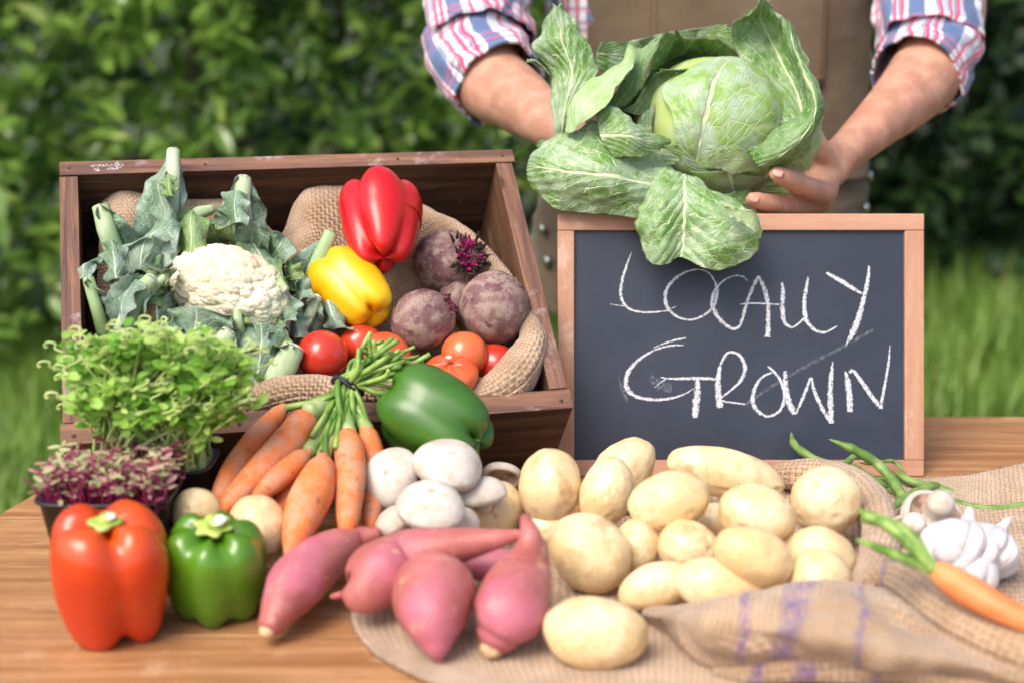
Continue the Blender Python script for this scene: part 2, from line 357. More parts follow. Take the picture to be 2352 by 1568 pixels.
# ================================================================== CRATE
s_dir = unit(cv(-1101, 4871, 0)+CF*3267); w_dir = unit(cv(13598, 715, 0)+CF*3267); w_dir = unit(w_dir-s_dir*(w_dir @ s_dir)); n_dir = np.cross(w_dir, s_dir)
if n_dir[2] < 0: n_dir = -n_dir
DR = 1.375; c_br = P(1312, 936, DR)                     # outer front right corner of the rim
def K(X, Y, k=0.0): return plane_hit(X, Y, c_br+n_dir*k, n_dir)   # point k metres over the plane of the rim
c_bl = K(146, 1012); c_tr = K(1168, 347); c_tl = K(137, 368)
CWd = float((c_br-c_bl) @ w_dir); CD = float((c_tr-c_br) @ s_dir)
zc = c_br[2]-TABLE; CH = min(.15, (zc-.002)/n_dir[2]); TH = .0175
print('crate', CWd, CD, CH, 'heights', c_bl[2]-TABLE, zc, c_tl[2]-TABLE, n_dir, w_dir)
O = c_br-w_dir*CWd                                       # front left rim corner
cr = thing('wooden_crate', 'dark brown tilted wooden crate full of vegetables left of the chalkboard', 'crate', O-n_dir*CH)
W_, S_, N_ = w_dir, s_dir, n_dir
def cb(name, o, a, b, c, mat=None, bev=.0012, uvo=0.): m = MB(); box(m, O+W_*o[0]+S_*o[1]+N_*o[2], W_*a, S_*b, N_*c, bev, uvo); return m.build(name, mat or M_CRATE, cr, smooth=False)
cb('back_panel', (0, CD-TH, -CH), CWd+.004, TH, CH, M_CRATEIN, uvo=.2)
cb('front_panel', (-.002, 0, -CH), CWd+.004, TH+.004, CH-.0005, M_CRATEIN, uvo=.9)
cb('side_panel', (0, TH+.0042, -CH), TH, CD-2*TH-.0044, CH-.001, uvo=1.4); cb('side_panel', (CWd-TH, TH+.0042, -CH), TH, CD-2*TH-.0044, CH-.0004, uvo=2.4)
cb('bottom_board', (TH, TH+.0042, -CH+.001), CWd-2*TH, CD-2*TH-.0044, .012, M_CRATEIN, uvo=3.1)
# worn lighter caps of the four edges of the rim
for a in ((0, CD-TH-.0005, .0002, CWd+.0045, TH+.001, 5.0), (-.0025, -.0005, -.0003, CWd+.005, TH+.005, 6.1), (-.0005, TH+.006, -.0008, TH+.001, CD-2*TH-.008, 7.7), (CWd-TH-.0005, TH+.006, -.0002, TH+.001, CD-2*TH-.008, 8.3)):
    cb('rim', a[:3], a[3], a[4], .0016, M_RIM, bev=.0006, uvo=a[5])
# wedge that props the crate up behind
pb = O+W_*(CWd*.5)+S_*(CD*.8)-N_*(CH+.001); m = MB(); box(m, (pb[0]-.1, pb[1]-.02, TABLE), (.2, 0, 0), (0, .05, 0), (0, 0, pb[2]-TABLE-.02), .002); m.build('prop_block', M_CRATEIN, cr, smooth=False)
g = G('nail_head'); M_NAILH = g.end(g.mix(g.noise(300), (.02, .015, .012), (.12, .07, .05)), .6, metal=.5)
for a_, b_ in ((.009, CD-.009), (CWd-.009, CD-.009), (.009, .008), (CWd-.009, .008), (.15, CD-.009), (.36, CD-.009), (CWd-.15, .008), (.16, .008)):
    m = MB(); v, f = ico(2); m.add(O+W_*a_+S_*b_+N_*.0016+(v[:, :1]*W_+v[:, 1:2]*S_)*.0022+v[:, 2:]*N_*.0007, f); m.build('nail', M_NAILH, cr)
# white paint marks on the back rim
g = G('paint_marks'); nz = g.noise(650, detail=5); g.end((.75, .75, .78), .7); M_WPAINT = g.m
al = g.mth('MULTIPLY', g.st(nz, .51, .57), .8); g.ln(al, g.b.inputs['Alpha'])
m = MB()
for (X, Y, rx, ry) in ((232, 381, 26, 4), (272, 380, 12, 8), (222, 391, 8, 5), (262, 388, 20, 3)):
    c = K(X, Y, .0022); a = np.linspace(0, 2*math.pi, 13)[:-1]; s = 1/ppm(c); m.add([c]+[c+W_*math.cos(t)*rx*s+S_*math.sin(t)*ry*s*1.2 for t in a], [(0, i+1, (i+1) % 12+1) for i in range(12)])
m.build('paint_mark', M_WPAINT, cr)
# ================================================================== CHALKBOARD
bn = -CF                                                 # the board leans so that it faces the camera squarely
b0 = T(1700, 1093); b0 = b0+CF*0
def B(X, Y, k=0.0): return plane_hit(X, Y, b0, CF)-CF*k   # k = metres proud of the frame's front
bs = 1/ppm(b0)
print('board y', b0[1], 'top', B(1700, 490)[1], 'width', 842*bs)
bd = thing('chalkboard', 'framed chalkboard reading LOCALLY GROWN standing on the table', 'chalkboard', T(1702, 1093))
def bb(name, X0, Y0, X1, Y1, k0, k1, mat, uvo=0, bev=.0012):
    p = B(X0, Y1, 0)-CF*k0; m = MB(); box(m, p, CX*(X1-X0)*bs, CU*(Y1-Y0)*bs, -CF*(k1-k0), bev, uvo); return m.build(name, mat, bd, smooth=False)
bb('frame_rail', 1281, 491, 2123, 529, -.018, 0, M_FRAME, .3); bb('frame_rail', 1281, 1056, 2123, 1093, -.018, -.0004, M_FRAME, 1.2)
bb('frame_stile', 1281, 529.6, 1319, 1055.6, -.018, -.0006, M_FRAME, 2.2); bb('frame_stile', 2079, 529.6, 2123, 1055.6, -.018, -.0003, M_FRAME, 3.1)
g = G('slate'); n = g.noise(9, detail=5, rough=.65); n2 = g.noise(900, detail=1); c = g.mix(g.st(n, .35, .75), (.019, .026, .045), (.031, .040, .064)); dots = g.vor(260, out='Distance'); c = g.mix(g.mth('MULTIPLY', g.st(dots, .08, .03), .35), c, (.3, .32, .36))
M_SLATE = g.end(c, .48, g.bump(n2, .12, .0003), spec=.55)
bb('slate', 1312, 522, 2086, 1064, -.012, -.0055, M_SLATE, 0, 0)
g = G('chalk'); g.end((.62, .64, .68), .95, spec=.05); n = g.noise(800, detail=2, rough=.7); n2 = g.noise(330, detail=2); a = g.attr()
e = g.mth('ADD', g.mth('MULTIPLY', n, .75), g.mth('MULTIPLY', n2, .3)); g.ln(g.st(g.mth('SUBTRACT', e, g.mth('MULTIPLY', a, .36)), .31, .50), g.b.inputs['Alpha']); M_CHALK = g.m
def bz(x, y): return ((1350+x/2.178)*.91875, (500+y/2.178)*.91875)
STROKES = {  # x, y and width in the units of a closer look at the board
 'l_one': [(500, 285, 5), (472, 360, 14), (447, 450, 17), (445, 530, 18), (478, 585, 15), (540, 608, 12), (620, 610, 11), (695, 602, 6)],
 'o_one': [(940, 425, 4), (925, 395, 7), (870, 378, 8), (800, 390, 12), (730, 435, 18), (688, 500, 22), (690, 570, 22), (735, 625, 16), (800, 650, 12), (870, 640, 12), (935, 595, 16), (965, 530, 22), (965, 470, 18), (935, 410, 10), (900, 385, 6)],
 'c_one': [(1135, 440, 5), (1105, 415, 8), (1050, 415, 10), (990, 450, 12), (950, 510, 22), (945, 580, 26), (985, 650, 24), (1040, 695, 18), (1080, 695, 16), (1105, 650, 18), (1130, 560, 20), (1165, 470, 20), (1195, 415, 20)],
 'a_right': [(1195, 412, 14), (1225, 480, 28), (1245, 560, 26), (1248, 660, 26), (1243, 745, 34)], 'a_bar': [(1095, 566, 6), (1180, 562, 10), (1310, 568, 8)],
 'll': [(1322, 448, 10), (1328, 500, 26), (1326, 590, 28), (1335, 660, 24), (1375, 692, 14), (1415, 670, 12), (1445, 640, 12)],
 'l_last': [(1466, 420, 12), (1455, 480, 20), (1445, 560, 24), (1455, 650, 26), (1500, 705, 18), (1550, 720, 14), (1590, 705, 12), (1625, 686, 5)],
 'y_arm': [(1565, 395, 16), (1620, 425, 24), (1690, 468, 26), (1735, 495, 18), (1762, 512, 8)], 'y_leg': [(1798, 355, 10), (1792, 430, 22), (1768, 540, 26), (1735, 660, 38), (1705, 730, 34), (1672, 788, 5)],
 'g_top': [(797, 750, 8), (740, 762, 12), (680, 780, 9), (620, 805, 4)],
 'g_arc': [(785, 790, 6), (720, 792, 12), (640, 812, 12), (560, 855, 16), (500, 910, 24), (472, 970, 28), (480, 1030, 28), (530, 1070, 22), (620, 1086, 18), (710, 1080, 16), (790, 1055, 10), (840, 1025, 5)],
 'g_bar': [(660, 965, 8), (720, 972, 12), (840, 970, 20), (940, 972, 16), (965, 985, 10)], 'g_hook': [(628, 1020, 5), (655, 995, 7), (690, 975, 6)], 'g_leg': [(862, 975, 26), (860, 1050, 40), (852, 1130, 42), (848, 1185, 34)],
 'r_leg': [(1020, 840, 10), (990, 890, 16), (975, 960, 30), (975, 1050, 38), (985, 1130, 40)], 'r_bowl': [(985, 900, 10), (1015, 840, 14), (1050, 828, 16), (1095, 850, 20), (1120, 910, 24), (1105, 970, 22), (1060, 1020, 14), (1005, 1065, 12), (980, 1085, 12), (1040, 1100, 12), (1120, 1110, 10)],
 'o_two': [(1245, 905, 10), (1270, 925, 16), (1310, 975, 16), (1335, 1050, 18), (1325, 1120, 20), (1285, 1165, 16), (1230, 1175, 16), (1175, 1130, 26), (1162, 1070, 26), (1185, 1000, 18), (1225, 955, 14), (1265, 940, 14)],
 'w_one': [(1340, 930, 20), (1340, 1000, 34), (1355, 1090, 40), (1385, 1150, 34), (1400, 1160, 14)], 'w_two': [(1400, 1162, 10), (1425, 1100, 18), (1455, 1030, 18), (1480, 968, 14), (1500, 1040, 22), (1540, 1130, 24), (1585, 1205, 20)], 'w_three': [(1600, 880, 8), (1592, 950, 26), (1586, 1040, 32), (1588, 1130, 36), (1592, 1215, 30)],
 'n_one': [(1668, 930, 10), (1682, 990, 36), (1692, 1080, 38), (1694, 1152, 36)], 'n_two': [(1690, 940, 20), (1710, 928, 20), (1755, 985, 24), (1810, 1065, 28), (1860, 1130, 20)], 'n_three': [(1912, 790, 5), (1905, 880, 14), (1885, 1000, 16), (1870, 1080, 20), (1862, 1135, 24)],
 'tick_low': [(385, 566, 4), (430, 574, 6), (470, 577, 4)], 'tick_mid': [(690, 592, 4), (720, 588, 6), (748, 577, 3)]}
m = MB(); kk = 0
for nm, sp in STROKES.items():
    q = spline(np.array([(*bz(x, y), wd*.43) for x, y, wd in sp], float), 14*len(sp)); q[:, 2] = np.maximum(q[:, 2], 1.2); kk += 1
    d = np.gradient(q[:, :2], axis=0); d /= np.linalg.norm(d, axis=1)[:, None]+1e-9; nn = np.stack([-d[:, 1], d[:, 0]], 1)
    k = -.0055+.00025+kk*.00002; g_ = []; a_ = []
    for i in range(len(q)):
        wob = 1+.12*math.sin(i*1.7+kk)+.1*math.sin(i*.63+kk*2)
        g_.append([B(*(q[i, :2]+nn[i]*q[i, 2]*.5*o*wob), k) for o in (-1.12, -.75, -.2, .35, .8, 1.12)]); a_.append([1.0, .28, .12, .1, .3, 1.0])
    m.grid(np.array(g_), at=np.array(a_))
m.build('chalk_lettering', M_CHALK, bd)
g = G('chalk_smear'); g.end((.6, .62, .68), .95, spec=.05); g.ln(g.mth('MULTIPLY', g.st(g.noise(300, detail=3), .35, .7), g.mth('MULTIPLY', g.attr(), .22)), g.b.inputs['Alpha'])
for sp in ([(1120, 1115), (1220, 1045), (1330, 975), (1500, 880), (1672, 790), (1820, 705)], [(430, 930), (440, 1010), (480, 1075)], [(600, 960), (640, 1000), (720, 1020)]):
    m = MB(); q = spline(np.array([bz(*p) for p in sp]), 30); wd = 6 if len(sp) > 3 else 16; m.grid(np.array([[B(x, y+o*wd, -.0051) for o in (-1, -.4, .4, 1)] for x, y in q]), at=np.array([[0, 1, 1, 0]]*30)); m.build('chalk_smear', g.m, bd)
pT = B(1700, 560, -.02); pB = pT.copy(); pB[2] = TABLE; pB[1] += .09       # strut that holds the board up behind
m = MB(); box(m, pT-CX*.02, CX*.04, unit(pB-pT)*np.linalg.norm(pB-pT), CF*.008, .001); m.build('strut', M_FRAME, bd, smooth=False)
# ================================================================== CABBAGE
def mat_cabbage(name, wax, green, vein, waxamt, nv=7, slant=.55, dark=None, trans=.15, vw=.045, rim=.5):
    g = G(name); x, y, _ = g.sep(g.uv); wob = g.noise(7, g.uv, 3); u = g.mth('ABSOLUTE', g.mth('MULTIPLY', g.mth('SUBTRACT', x, .5), 2))
    wb = g.mth('MULTIPLY', g.mth('SUBTRACT', wob, .5), .22); um = g.mth('ABSOLUTE', g.mth('ADD', g.mth('MULTIPLY', g.mth('SUBTRACT', x, .5), 2), g.mth('MULTIPLY', wb, .35)))
    mid = g.mth('SUBTRACT', 1, g.st(g.mth('SUBTRACT', um, g.mth('MULTIPLY', g.mth('SUBTRACT', 1, y), .028)), .0, .038))
    side = g.mth('GREATER_THAN', x, .5)
    s = g.mth('ADD', g.mth('MULTIPLY', g.mth('ADD', g.mth('SUBTRACT', y, g.mth('MULTIPLY', g.mth('POWER', u, .8), slant)), wb), nv), g.mth('MULTIPLY', side, .45))
    d = g.mth('ABSOLUTE', g.mth('SUBTRACT', g.mth('FRACT', s), .5)); sv = g.mth('SUBTRACT', 1, g.st(g.mth('ADD', d, g.mth('MULTIPLY', u, .035)), .012, vw+.05))
    vo = g.vor(1, g.mp(g.comb(g.mth('ADD', x, wb), y), (9, 11, 1)), 'DISTANCE_TO_EDGE'); ter = g.mth('SUBTRACT', 1, g.st(vo, .01, .07)); vo2 = g.vor(1, g.mp(g.comb(g.mth('ADD', x, wb), y), (26, 32, 1)), 'DISTANCE_TO_EDGE'); ter2 = g.mth('SUBTRACT', 1, g.st(vo2, .0, .09))
    v = g.mth('MAXIMUM', g.mth('MAXIMUM', mid, g.mth('MULTIPLY', sv, .9)), g.mth('MAXIMUM', g.mth('MULTIPLY', ter, .34), g.mth('MULTIPLY', ter2, .12)))
    n = g.noise(30, g.obj, 5, .4, .6); n2 = g.noise(95, g.obj, 4, .3)
    c = g.mix(g.mth('MULTIPLY', g.st(g.mth('ADD', g.mth('MULTIPLY', n, .75), g.mth('MULTIPLY', n2, .25)), .40, .62), waxamt), green, wax)
    if dark: c = g.mix(g.mth('MULTIPLY', g.st(g.noise(13), .5, .75), .6), c, dark)
    c = g.mix(v, c, vein)
    edge = g.st(u, .955, .99); c = g.mix(g.mth('MULTIPLY', edge, rim), c, (.22, .1, .12))
    b = g.bump(g.mth('MULTIPLY', g.mth('MAXIMUM', g.mth('MAXIMUM', mid, sv), g.mth('MULTIPLY', ter, .4)), -1), .55, .0022); b = g.bump(n2, .25, .001, b)
    return g.end(c, g.mth('ADD', .26, g.mth('MULTIPLY', n, .25)), b, spec=.5, trans=trans)
WAX = (.42, .54, .38); VEIN = (.68, .76, .48)
M_CABO = mat_cabbage('cabbage_outer', WAX, (.13, .29, .045), VEIN, .75, 7, .55, (.09, .22, .05))
M_CABB = mat_cabbage('cabbage_back', (.28, .42, .22), (.08, .21, .03), (.5, .62, .3), .6, 8, .5, (.05, .13, .035))
M_CABP = mat_cabbage('cabbage_pale', (.46, .61, .34), (.33, .5, .17), (.62, .7, .46), .85, 9, .6, trans=.1, rim=.12)
M_CABI = mat_cabbage('cabbage_head_leaf', (.47, .60, .47), (.27, .46, .09), (.70, .78, .50), .85, 5, 2.3, (.19, .36, .08), vw=.03, rim=0)
g = G('cabbage_head'); n = g.noise(16, detail=4); c = g.mix(g.st(n, .3, .7), (.36, .5, .1), (.52, .62, .25)); c = g.mix(g.mth('MULTIPLY', g.st(g.noise(50), .5, .7), .5), c, (.55, .65, .45)); M_CABH = g.end(c, .4, g.bump(n, .3, .004), trans=0)
def Z4(x, y, d): return P(1194.4+.4102*x, .4102*y, d)
HD = 1.635
def hd(x, y, off=0):
    X, Y = 1194.4+.4102*x, .4102*y; q = 1-((X-1625)/176)**2-((Y-300)/168)**2
    return P(X, Y, HD-.088*math.sqrt(max(.03, q))-off)
cab = thing('cabbage', 'big green cabbage with spreading outer leaves held over the chalkboard', 'cabbage', P(1630, 450, HD))
m = MB(); v, f = ico(5); ctr = P(1625, 300, HD); s = 1/ppm(ctr); v2 = v*(1+.025*fbm(v*1.6, 2))[:, None]
m.add(ctr+v2[:, :1]*CX*172*s+v2[:, 1:2]*CU*164*s+v2[:, 2:]*CF*.086, f, v[:, :2]); m.build('head', M_CABH, cab)
def onhead(g_, k):
    d = g_-ctr; x, y, z = (d @ CX)*ppm(ctr)/172, (d @ CU)*ppm(ctr)/164, (d @ CF)/.086; r = np.sqrt(x*x+y*y+z*z); f_ = np.maximum(r, k)/r
    return ctr+d*f_[..., None]
def cleaf(rows, mat, ruff=.004, seed=0, head=0, th=.0008, pts=None, nu=64, nv=48, name='leaf', curl=0, wavy=.5):
    W_ = [[(p if isinstance(p, np.ndarray) else Z4(*p)) for p in r] for r in rows]
    g_ = patch(W_, nu, nv); n = normals(g_); u = np.linspace(-1, 1, nv)[None, :]; t = np.linspace(0, 1, nu)[:, None]
    d = ruff*1.0*fbm(g_*22+seed, 3)+ruff*.28*fbm(g_*60+seed, 2)+ruff*.8*fbm(g_*11+seed, 2)
    arg = ((t-.55*np.abs(u)**.8)*7+.45*(u > 0)); d = d+ruff*.28*np.abs(np.sin(math.pi*(arg-.5)))*(1-.3*np.abs(u))
    d = d+ruff*wavy*np.abs(u)**4*np.sin(t*19+seed+2*np.sin(t*7+seed))+ curl*np.abs(u)**3
    g_ = g_+n*d[..., None]
    # ragged rim
    e = .0025*fbm(np.stack([t*9+0*u, u*0+seed+0*t, np.sign(u)+0*t], -1), 3)*np.abs(u)**6; du = np.gradient(g_, axis=1); du /= np.linalg.norm(du, axis=-1)[..., None]+1e-9
    g_ = g_+du*(e*np.sign(u))[..., None]
    if head: g_ = onhead(g_, head+.035*fbm(g_*30+seed, 2))
    a, b = np.meshgrid(np.linspace(0, 1, nu), np.linspace(0, 1, nv), indexing='ij'); mb = MB().grid(g_, uv=np.stack([b, a], -1)); return solid(mb.build(name, mat, cab), th)
def dd(rows, ds): return [[(x, y, (d[i] if isinstance(d, (list, tuple)) else d)) for i, (x, y) in enumerate(r)] for r, d in zip(rows, ds)]
cleaf(dd([[(203, 785), (235, 785), (268, 750)], [(185, 640), (245, 630), (330, 600)], [(165, 480), (290, 440), (440, 400)], [(150, 400), (280, 350), (440, 385)], [(70, 285), (240, 250), (405, 290)], [(105, 190), (220, 150), (355, 190)], [(145, 85), (205, 70), (290, 85)], [(180, 32), (205, 28), (232, 40)]],
   [1.56, (1.57, 1.555, 1.56), (1.585, 1.565, 1.57), (1.60, 1.57, 1.58), (1.61, 1.575, 1.585), (1.61, 1.58, 1.59), (1.6, 1.585, 1.6), 1.59]), M_CABO, .005, 1)
cleaf(dd([[(30, 355), (60, 350), (90, 370)], [(50, 335), (90, 345), (140, 390)], [(90, 345), (130, 380), (160, 430)]], [1.62, 1.62, 1.61]), M_CABP, .003, 21, nu=20, nv=16)
cleaf(dd([[(262, 752), (300, 742), (325, 708)], [(270, 610), (340, 620), (425, 640)], [(325, 500), (420, 520), (507, 557)], [(440, 430), (490, 440), (547, 470)], [(560, 362), (590, 365), (628, 385)], [(612, 248), (630, 262), (652, 285)]],
   [(1.53, 1.52, 1.515), (1.545, 1.515, 1.50), (1.56, 1.525, 1.51), (1.57, 1.54, 1.53), (1.58, 1.56, 1.55), 1.58]), M_CABP, .003, 2)
cleaf(dd([[(480, 600), (530, 605), (600, 590)], [(560, 480), (610, 500), (680, 480)], [(630, 370), (665, 380), (720, 370)], [(640, 262), (690, 265), (800, 180)]], [1.57, 1.575, 1.585, 1.6]), M_CABB, .005, 3)
cleaf(dd([[(420, 400), (425, 300), (450, 230)], [(540, 400), (560, 300), (560, 238)], [(660, 340), (690, 260), (720, 208)], [(790, 300), (830, 220), (870, 180)], [(940, 280), (980, 210), (1010, 160)]], [1.65, 1.66, 1.67, 1.69, 1.7]), M_CABO, .004, 4)
cleaf(dd([[(430, 700), (600, 560), (720, 400), (790, 185)], [(560, 720), (720, 560), (830, 380), (870, 168)], [(720, 760), (860, 560), (960, 400), (1000, 212)], [(900, 700), (1000, 560), (1080, 420), (1150, 262)], [(1100, 640), (1180, 560), (1240, 460), (1300, 365)]],
   [(1.58, 1.60, 1.61, 1.60), (1.64, 1.69, 1.68, 1.62), (1.68, 1.73, 1.7, 1.63), (1.7, 1.73, 1.7, 1.64), 1.68]), M_CABB, .007, 5)
cleaf(dd([[(860, 260), (860, 220), (850, 185)], [(980, 260), (1000, 200), (1000, 158)], [(1110, 280), (1130, 200), (1145, 138)], [(1240, 320), (1220, 240), (1195, 165)]], [1.70, 1.71, 1.71, 1.7]), M_CABO, .005, 6)
cleaf(dd([[(580, 620), (640, 640), (700, 650)], [(650, 560), (700, 540), (760, 520)], [(740, 440), (790, 430), (860, 430)], [(800, 400), (880, 395), (970, 385)]], [1.59, 1.6, 1.6, 1.59]), M_CABB, .004, 7)
cleaf(dd([[(530, 888), (450, 760), (425, 605)], [(610, 878), (580, 760), (520, 600)], [(695, 875), (670, 780), (620, 680)], [(790, 835), (760, 795), (715, 738)], [(834, 802), (838, 794), (828, 782)]], [(1.505, 1.51, 1.525), (1.50, 1.50, 1.52), (1.51, 1.505, 1.52), (1.525, 1.52, 1.53), 1.535]), M_CABO, .004, 8)
cleaf(dd([[(850, 1250), (930, 1060), (800, 850)], [(650, 1222), (690, 1020), (650, 840)], [(450, 1204), (480, 980), (440, 690)], [(250, 1194), (290, 960), (285, 738)], [(115, 1095), (130, 940), (150, 785)], [(55, 1010), (50, 930), (62, 862)]], [(1.515, 1.53, 1.55), (1.505, 1.505, 1.545), (1.505, 1.49, 1.535), (1.51, 1.495, 1.535), (1.525, 1.515, 1.54), 1.545]), M_CABO, .006, 9, wavy=.3)
cleaf(dd([[(640, 700), (700, 640), (760, 590)], [(560, 780), (640, 760), (740, 720)], [(560, 900), (680, 880), (800, 820)], [(700, 980), (800, 950), (900, 900)]], [(1.58, 1.585, 1.59), (1.555, 1.555, 1.565), (1.545, 1.54, 1.55), 1.54]), M_CABO, .005, 41)
cleaf(dd([[(98, 830), (110, 822), (125, 812)], [(95, 805), (125, 800), (160, 800)], [(120, 785), (145, 788), (165, 795)]], [1.54]*3), M_CABO, .002, 22, nu=16, nv=12)
cleaf(dd([[(760, 940), (850, 950), (915, 980), (945, 1000), (975, 1018)], [(690, 1140), (800, 1100), (920, 1080), (1020, 1075), (1115, 1110)], [(652, 1225), (790, 1200), (920, 1180), (1090, 1170), (1290, 1175)], [(665, 1330), (790, 1310), (917, 1290), (1130, 1270), (1348, 1280)], [(700, 1430), (800, 1420), (908, 1395), (1110, 1400), (1325, 1400)], [(745, 1480), (825, 1474), (898, 1440), (1080, 1508), (1230, 1470)]],
   [(1.53, 1.52, 1.52, 1.525, 1.53), (1.50, 1.49, 1.495, 1.50, 1.51), (1.49, 1.478, 1.485, 1.478, 1.487), (1.483, 1.47, 1.48, 1.467, 1.478), (1.478, 1.468, 1.477, 1.462, 1.475), (1.474, 1.47, 1.476, 1.466, 1.472)]), M_CABO, .006, 10, nu=72, nv=72, wavy=.35)
cleaf(dd([[(1138, 1150), (1150, 1180), (1165, 1205)], [(1225, 1162), (1232, 1190), (1240, 1245)], [(1310, 1190), (1312, 1230), (1300, 1290)], [(1357, 1290), (1352, 1312), (1345, 1335)]], [1.462, 1.452, 1.45, 1.456]), M_CABP, .003, 11)
cleaf(dd([[(1460, 700), (1590, 680), (1660, 660)], [(1390, 540), (1540, 500), (1640, 450)], [(1320, 400), (1470, 360), (1585, 330)], [(1205, 260), (1400, 220), (1540, 210)], [(1188, 125), (1350, 110), (1500, 125)], [(1285, 80), (1350, 50), (1430, 60)], [(1340, 5), (1358, -6), (1400, 12)]], [(1.58, 1.59, 1.56), (1.60, 1.62, 1.575), (1.62, 1.65, 1.6), (1.64, 1.67, 1.62), (1.63, 1.66, 1.62), 1.64, 1.63]), M_CABO, .006, 12, nu=72)
cleaf(dd([[(1475, 110), (1500, 125), (1508, 160)], [(1478, 250), (1530, 250), (1575, 290)], [(1545, 400), (1592, 400), (1632, 430)], [(1600, 510), (1645, 530), (1678, 560)], [(1590, 610), (1645, 650), (1685, 655)], [(1490, 690), (1575, 770), (1632, 795)], [(1380, 785), (1455, 870), (1525, 905)], [(1275, 852), (1330, 930), (1390, 968)]], [(1.6, 1.595, 1.6), (1.59, 1.57, 1.58), (1.575, 1.55, 1.56), (1.56, 1.535, 1.55), (1.545, 1.52, 1.545), (1.535, 1.51, 1.535), (1.535, 1.515, 1.535), (1.54, 1.53, 1.54)]), M_CABB, .005, 13, nu=80)
cleaf(dd([[(1380, 960), (1450, 930), (1500, 870)], [(1490, 950), (1560, 870), (1600, 800)], [(1590, 955), (1650, 840), (1672, 700)], [(1612, 950), (1678, 800), (1690, 640)]], [1.55, (1.56, 1.555, 1.55), (1.575, 1.565, 1.56), (1.59, 1.58, 1.57)]), M_CABP, .003, 14)
def hr(rows, off): return [[hd(x, y, off) for x, y in r] for r in rows]
cleaf(hr([[(955, 952), (985, 948), (1012, 942)], [(868, 770), (1010, 790), (1290, 880)], [(850, 640), (1050, 610), (1440, 730)], [(785, 500), (1080, 480), (1470, 620)], [(890, 425), (1120, 400), (1390, 450)], [(1000, 357), (1190, 330), (1290, 375)]], .005), M_CABI, .0035, 15, head=1.07, nu=80, nv=64, wavy=.2)
cleaf(hr([[(950, 955), (1160, 950), (1400, 960)], [(1000, 1040), (1190, 1050), (1460, 1030)], [(1090, 1110), (1230, 1120), (1510, 1080)]], .006), M_CABI, .004, 16, head=1.075)
cleaf(hr([[(1040, 893), (1060, 915), (1080, 935)], [(1110, 848), (1130, 900), (1145, 955)], [(1190, 830), (1200, 890), (1180, 968)], [(1260, 858), (1270, 900), (1270, 948)], [(1325, 935), (1322, 945), (1305, 952)]], .016), M_CABP, .002, 17, head=1.13)
cleaf(hr([[(725, 862), (785, 815), (842, 785)], [(810, 930), (870, 880), (930, 850)], [(910, 1010), (970, 970), (1020, 930)], [(1060, 1110), (1100, 1060), (1140, 1000)]], .0045), M_CABI, .003, 18, head=1.06)
cleaf(dd([[(1080, 1100), (1110, 1130), (1150, 1160)], [(1180, 1080), (1200, 1110), (1230, 1150)], [(1300, 1060), (1320, 1100), (1350, 1140)]], [1.55, 1.56, 1.57]), M_CABB, .004, 19, nu=24, nv=24)
# ================================================================== PERSON
def Z3(x, y, d): return P(1653.75+.2051*x, 229.7+.2051*y, d)
g = G('skin'); n = g.noise(35, detail=4); n2 = g.noise(700, detail=2); c = g.mix(g.st(n, .35, .68), (.43, .215, .14), (.60, .32, .22)); c = g.mix(g.mth('MULTIPLY', g.st(g.noise(9), .5, .75), .45), c, (.6, .22, .15))
hair = g.noise(90, g.mp(g.obj, (2, 2, 9), rot=(0, .7, .3)), 4, 1.2, .7); c = g.mix(g.mth('MULTIPLY', g.st(hair, .54, .68), .34), c, (.22, .12, .07))
M_SKIN = g.end(c, .5, g.bump(n2, .15, .0006), spec=.35, sss=.12)
pn = thing('person', 'person in plaid shirt and brown dungarees holding the cabbage with both hands', 'person', (.3, 2.1, 0))
mb = MB()
def limb(pts, n=30, seg=20, flat=None, mb=mb):
    p = [P(x, y, d) for x, y, r, d in pts]; tube(mb, p, [r/ppm(q) for (x, y, r, d), q in zip(pts, p)], n, seg, flat=flat)
# left of the picture: upper arm, forearm, hand under the cabbage
limb([(1150, -330, 100, 2.12), (1105, -60, 95, 2.0), (1090, 90, 92, 1.9), (1120, 180, 90, 1.85), (1195, 235, 76, 1.79), (1265, 285, 58, 1.73), (1320, 318, 44, 1.69), (1360, 340, 42, 1.67)])
limb([(1350, 335, 42, 1.675), (1400, 365, 45, 1.665), (1440, 395, 40, 1.66)], flat=(cv(.3, 1, .4), .6))
for k, (dy, dd_, L) in enumerate(((-20, .03, 60), (-6, .012, 72), (8, -.006, 70), (20, -.022, 55))):
    limb([(1430, 395+dy*.5, 19, 1.66+dd_), (1465+L*.3, 425+dy*.6, 17, 1.66+dd_), (1470+L*.8, 450+dy*.4, 16, 1.66+dd_), (1480+L*1.2, 462+dy*.3, 13, 1.66+dd_)], 14, 12)
limb([(1380, 345, 22, 1.655), (1400, 320, 19, 1.64), (1425, 305, 17, 1.63), (1445, 298, 13, 1.625)], 12, 12)
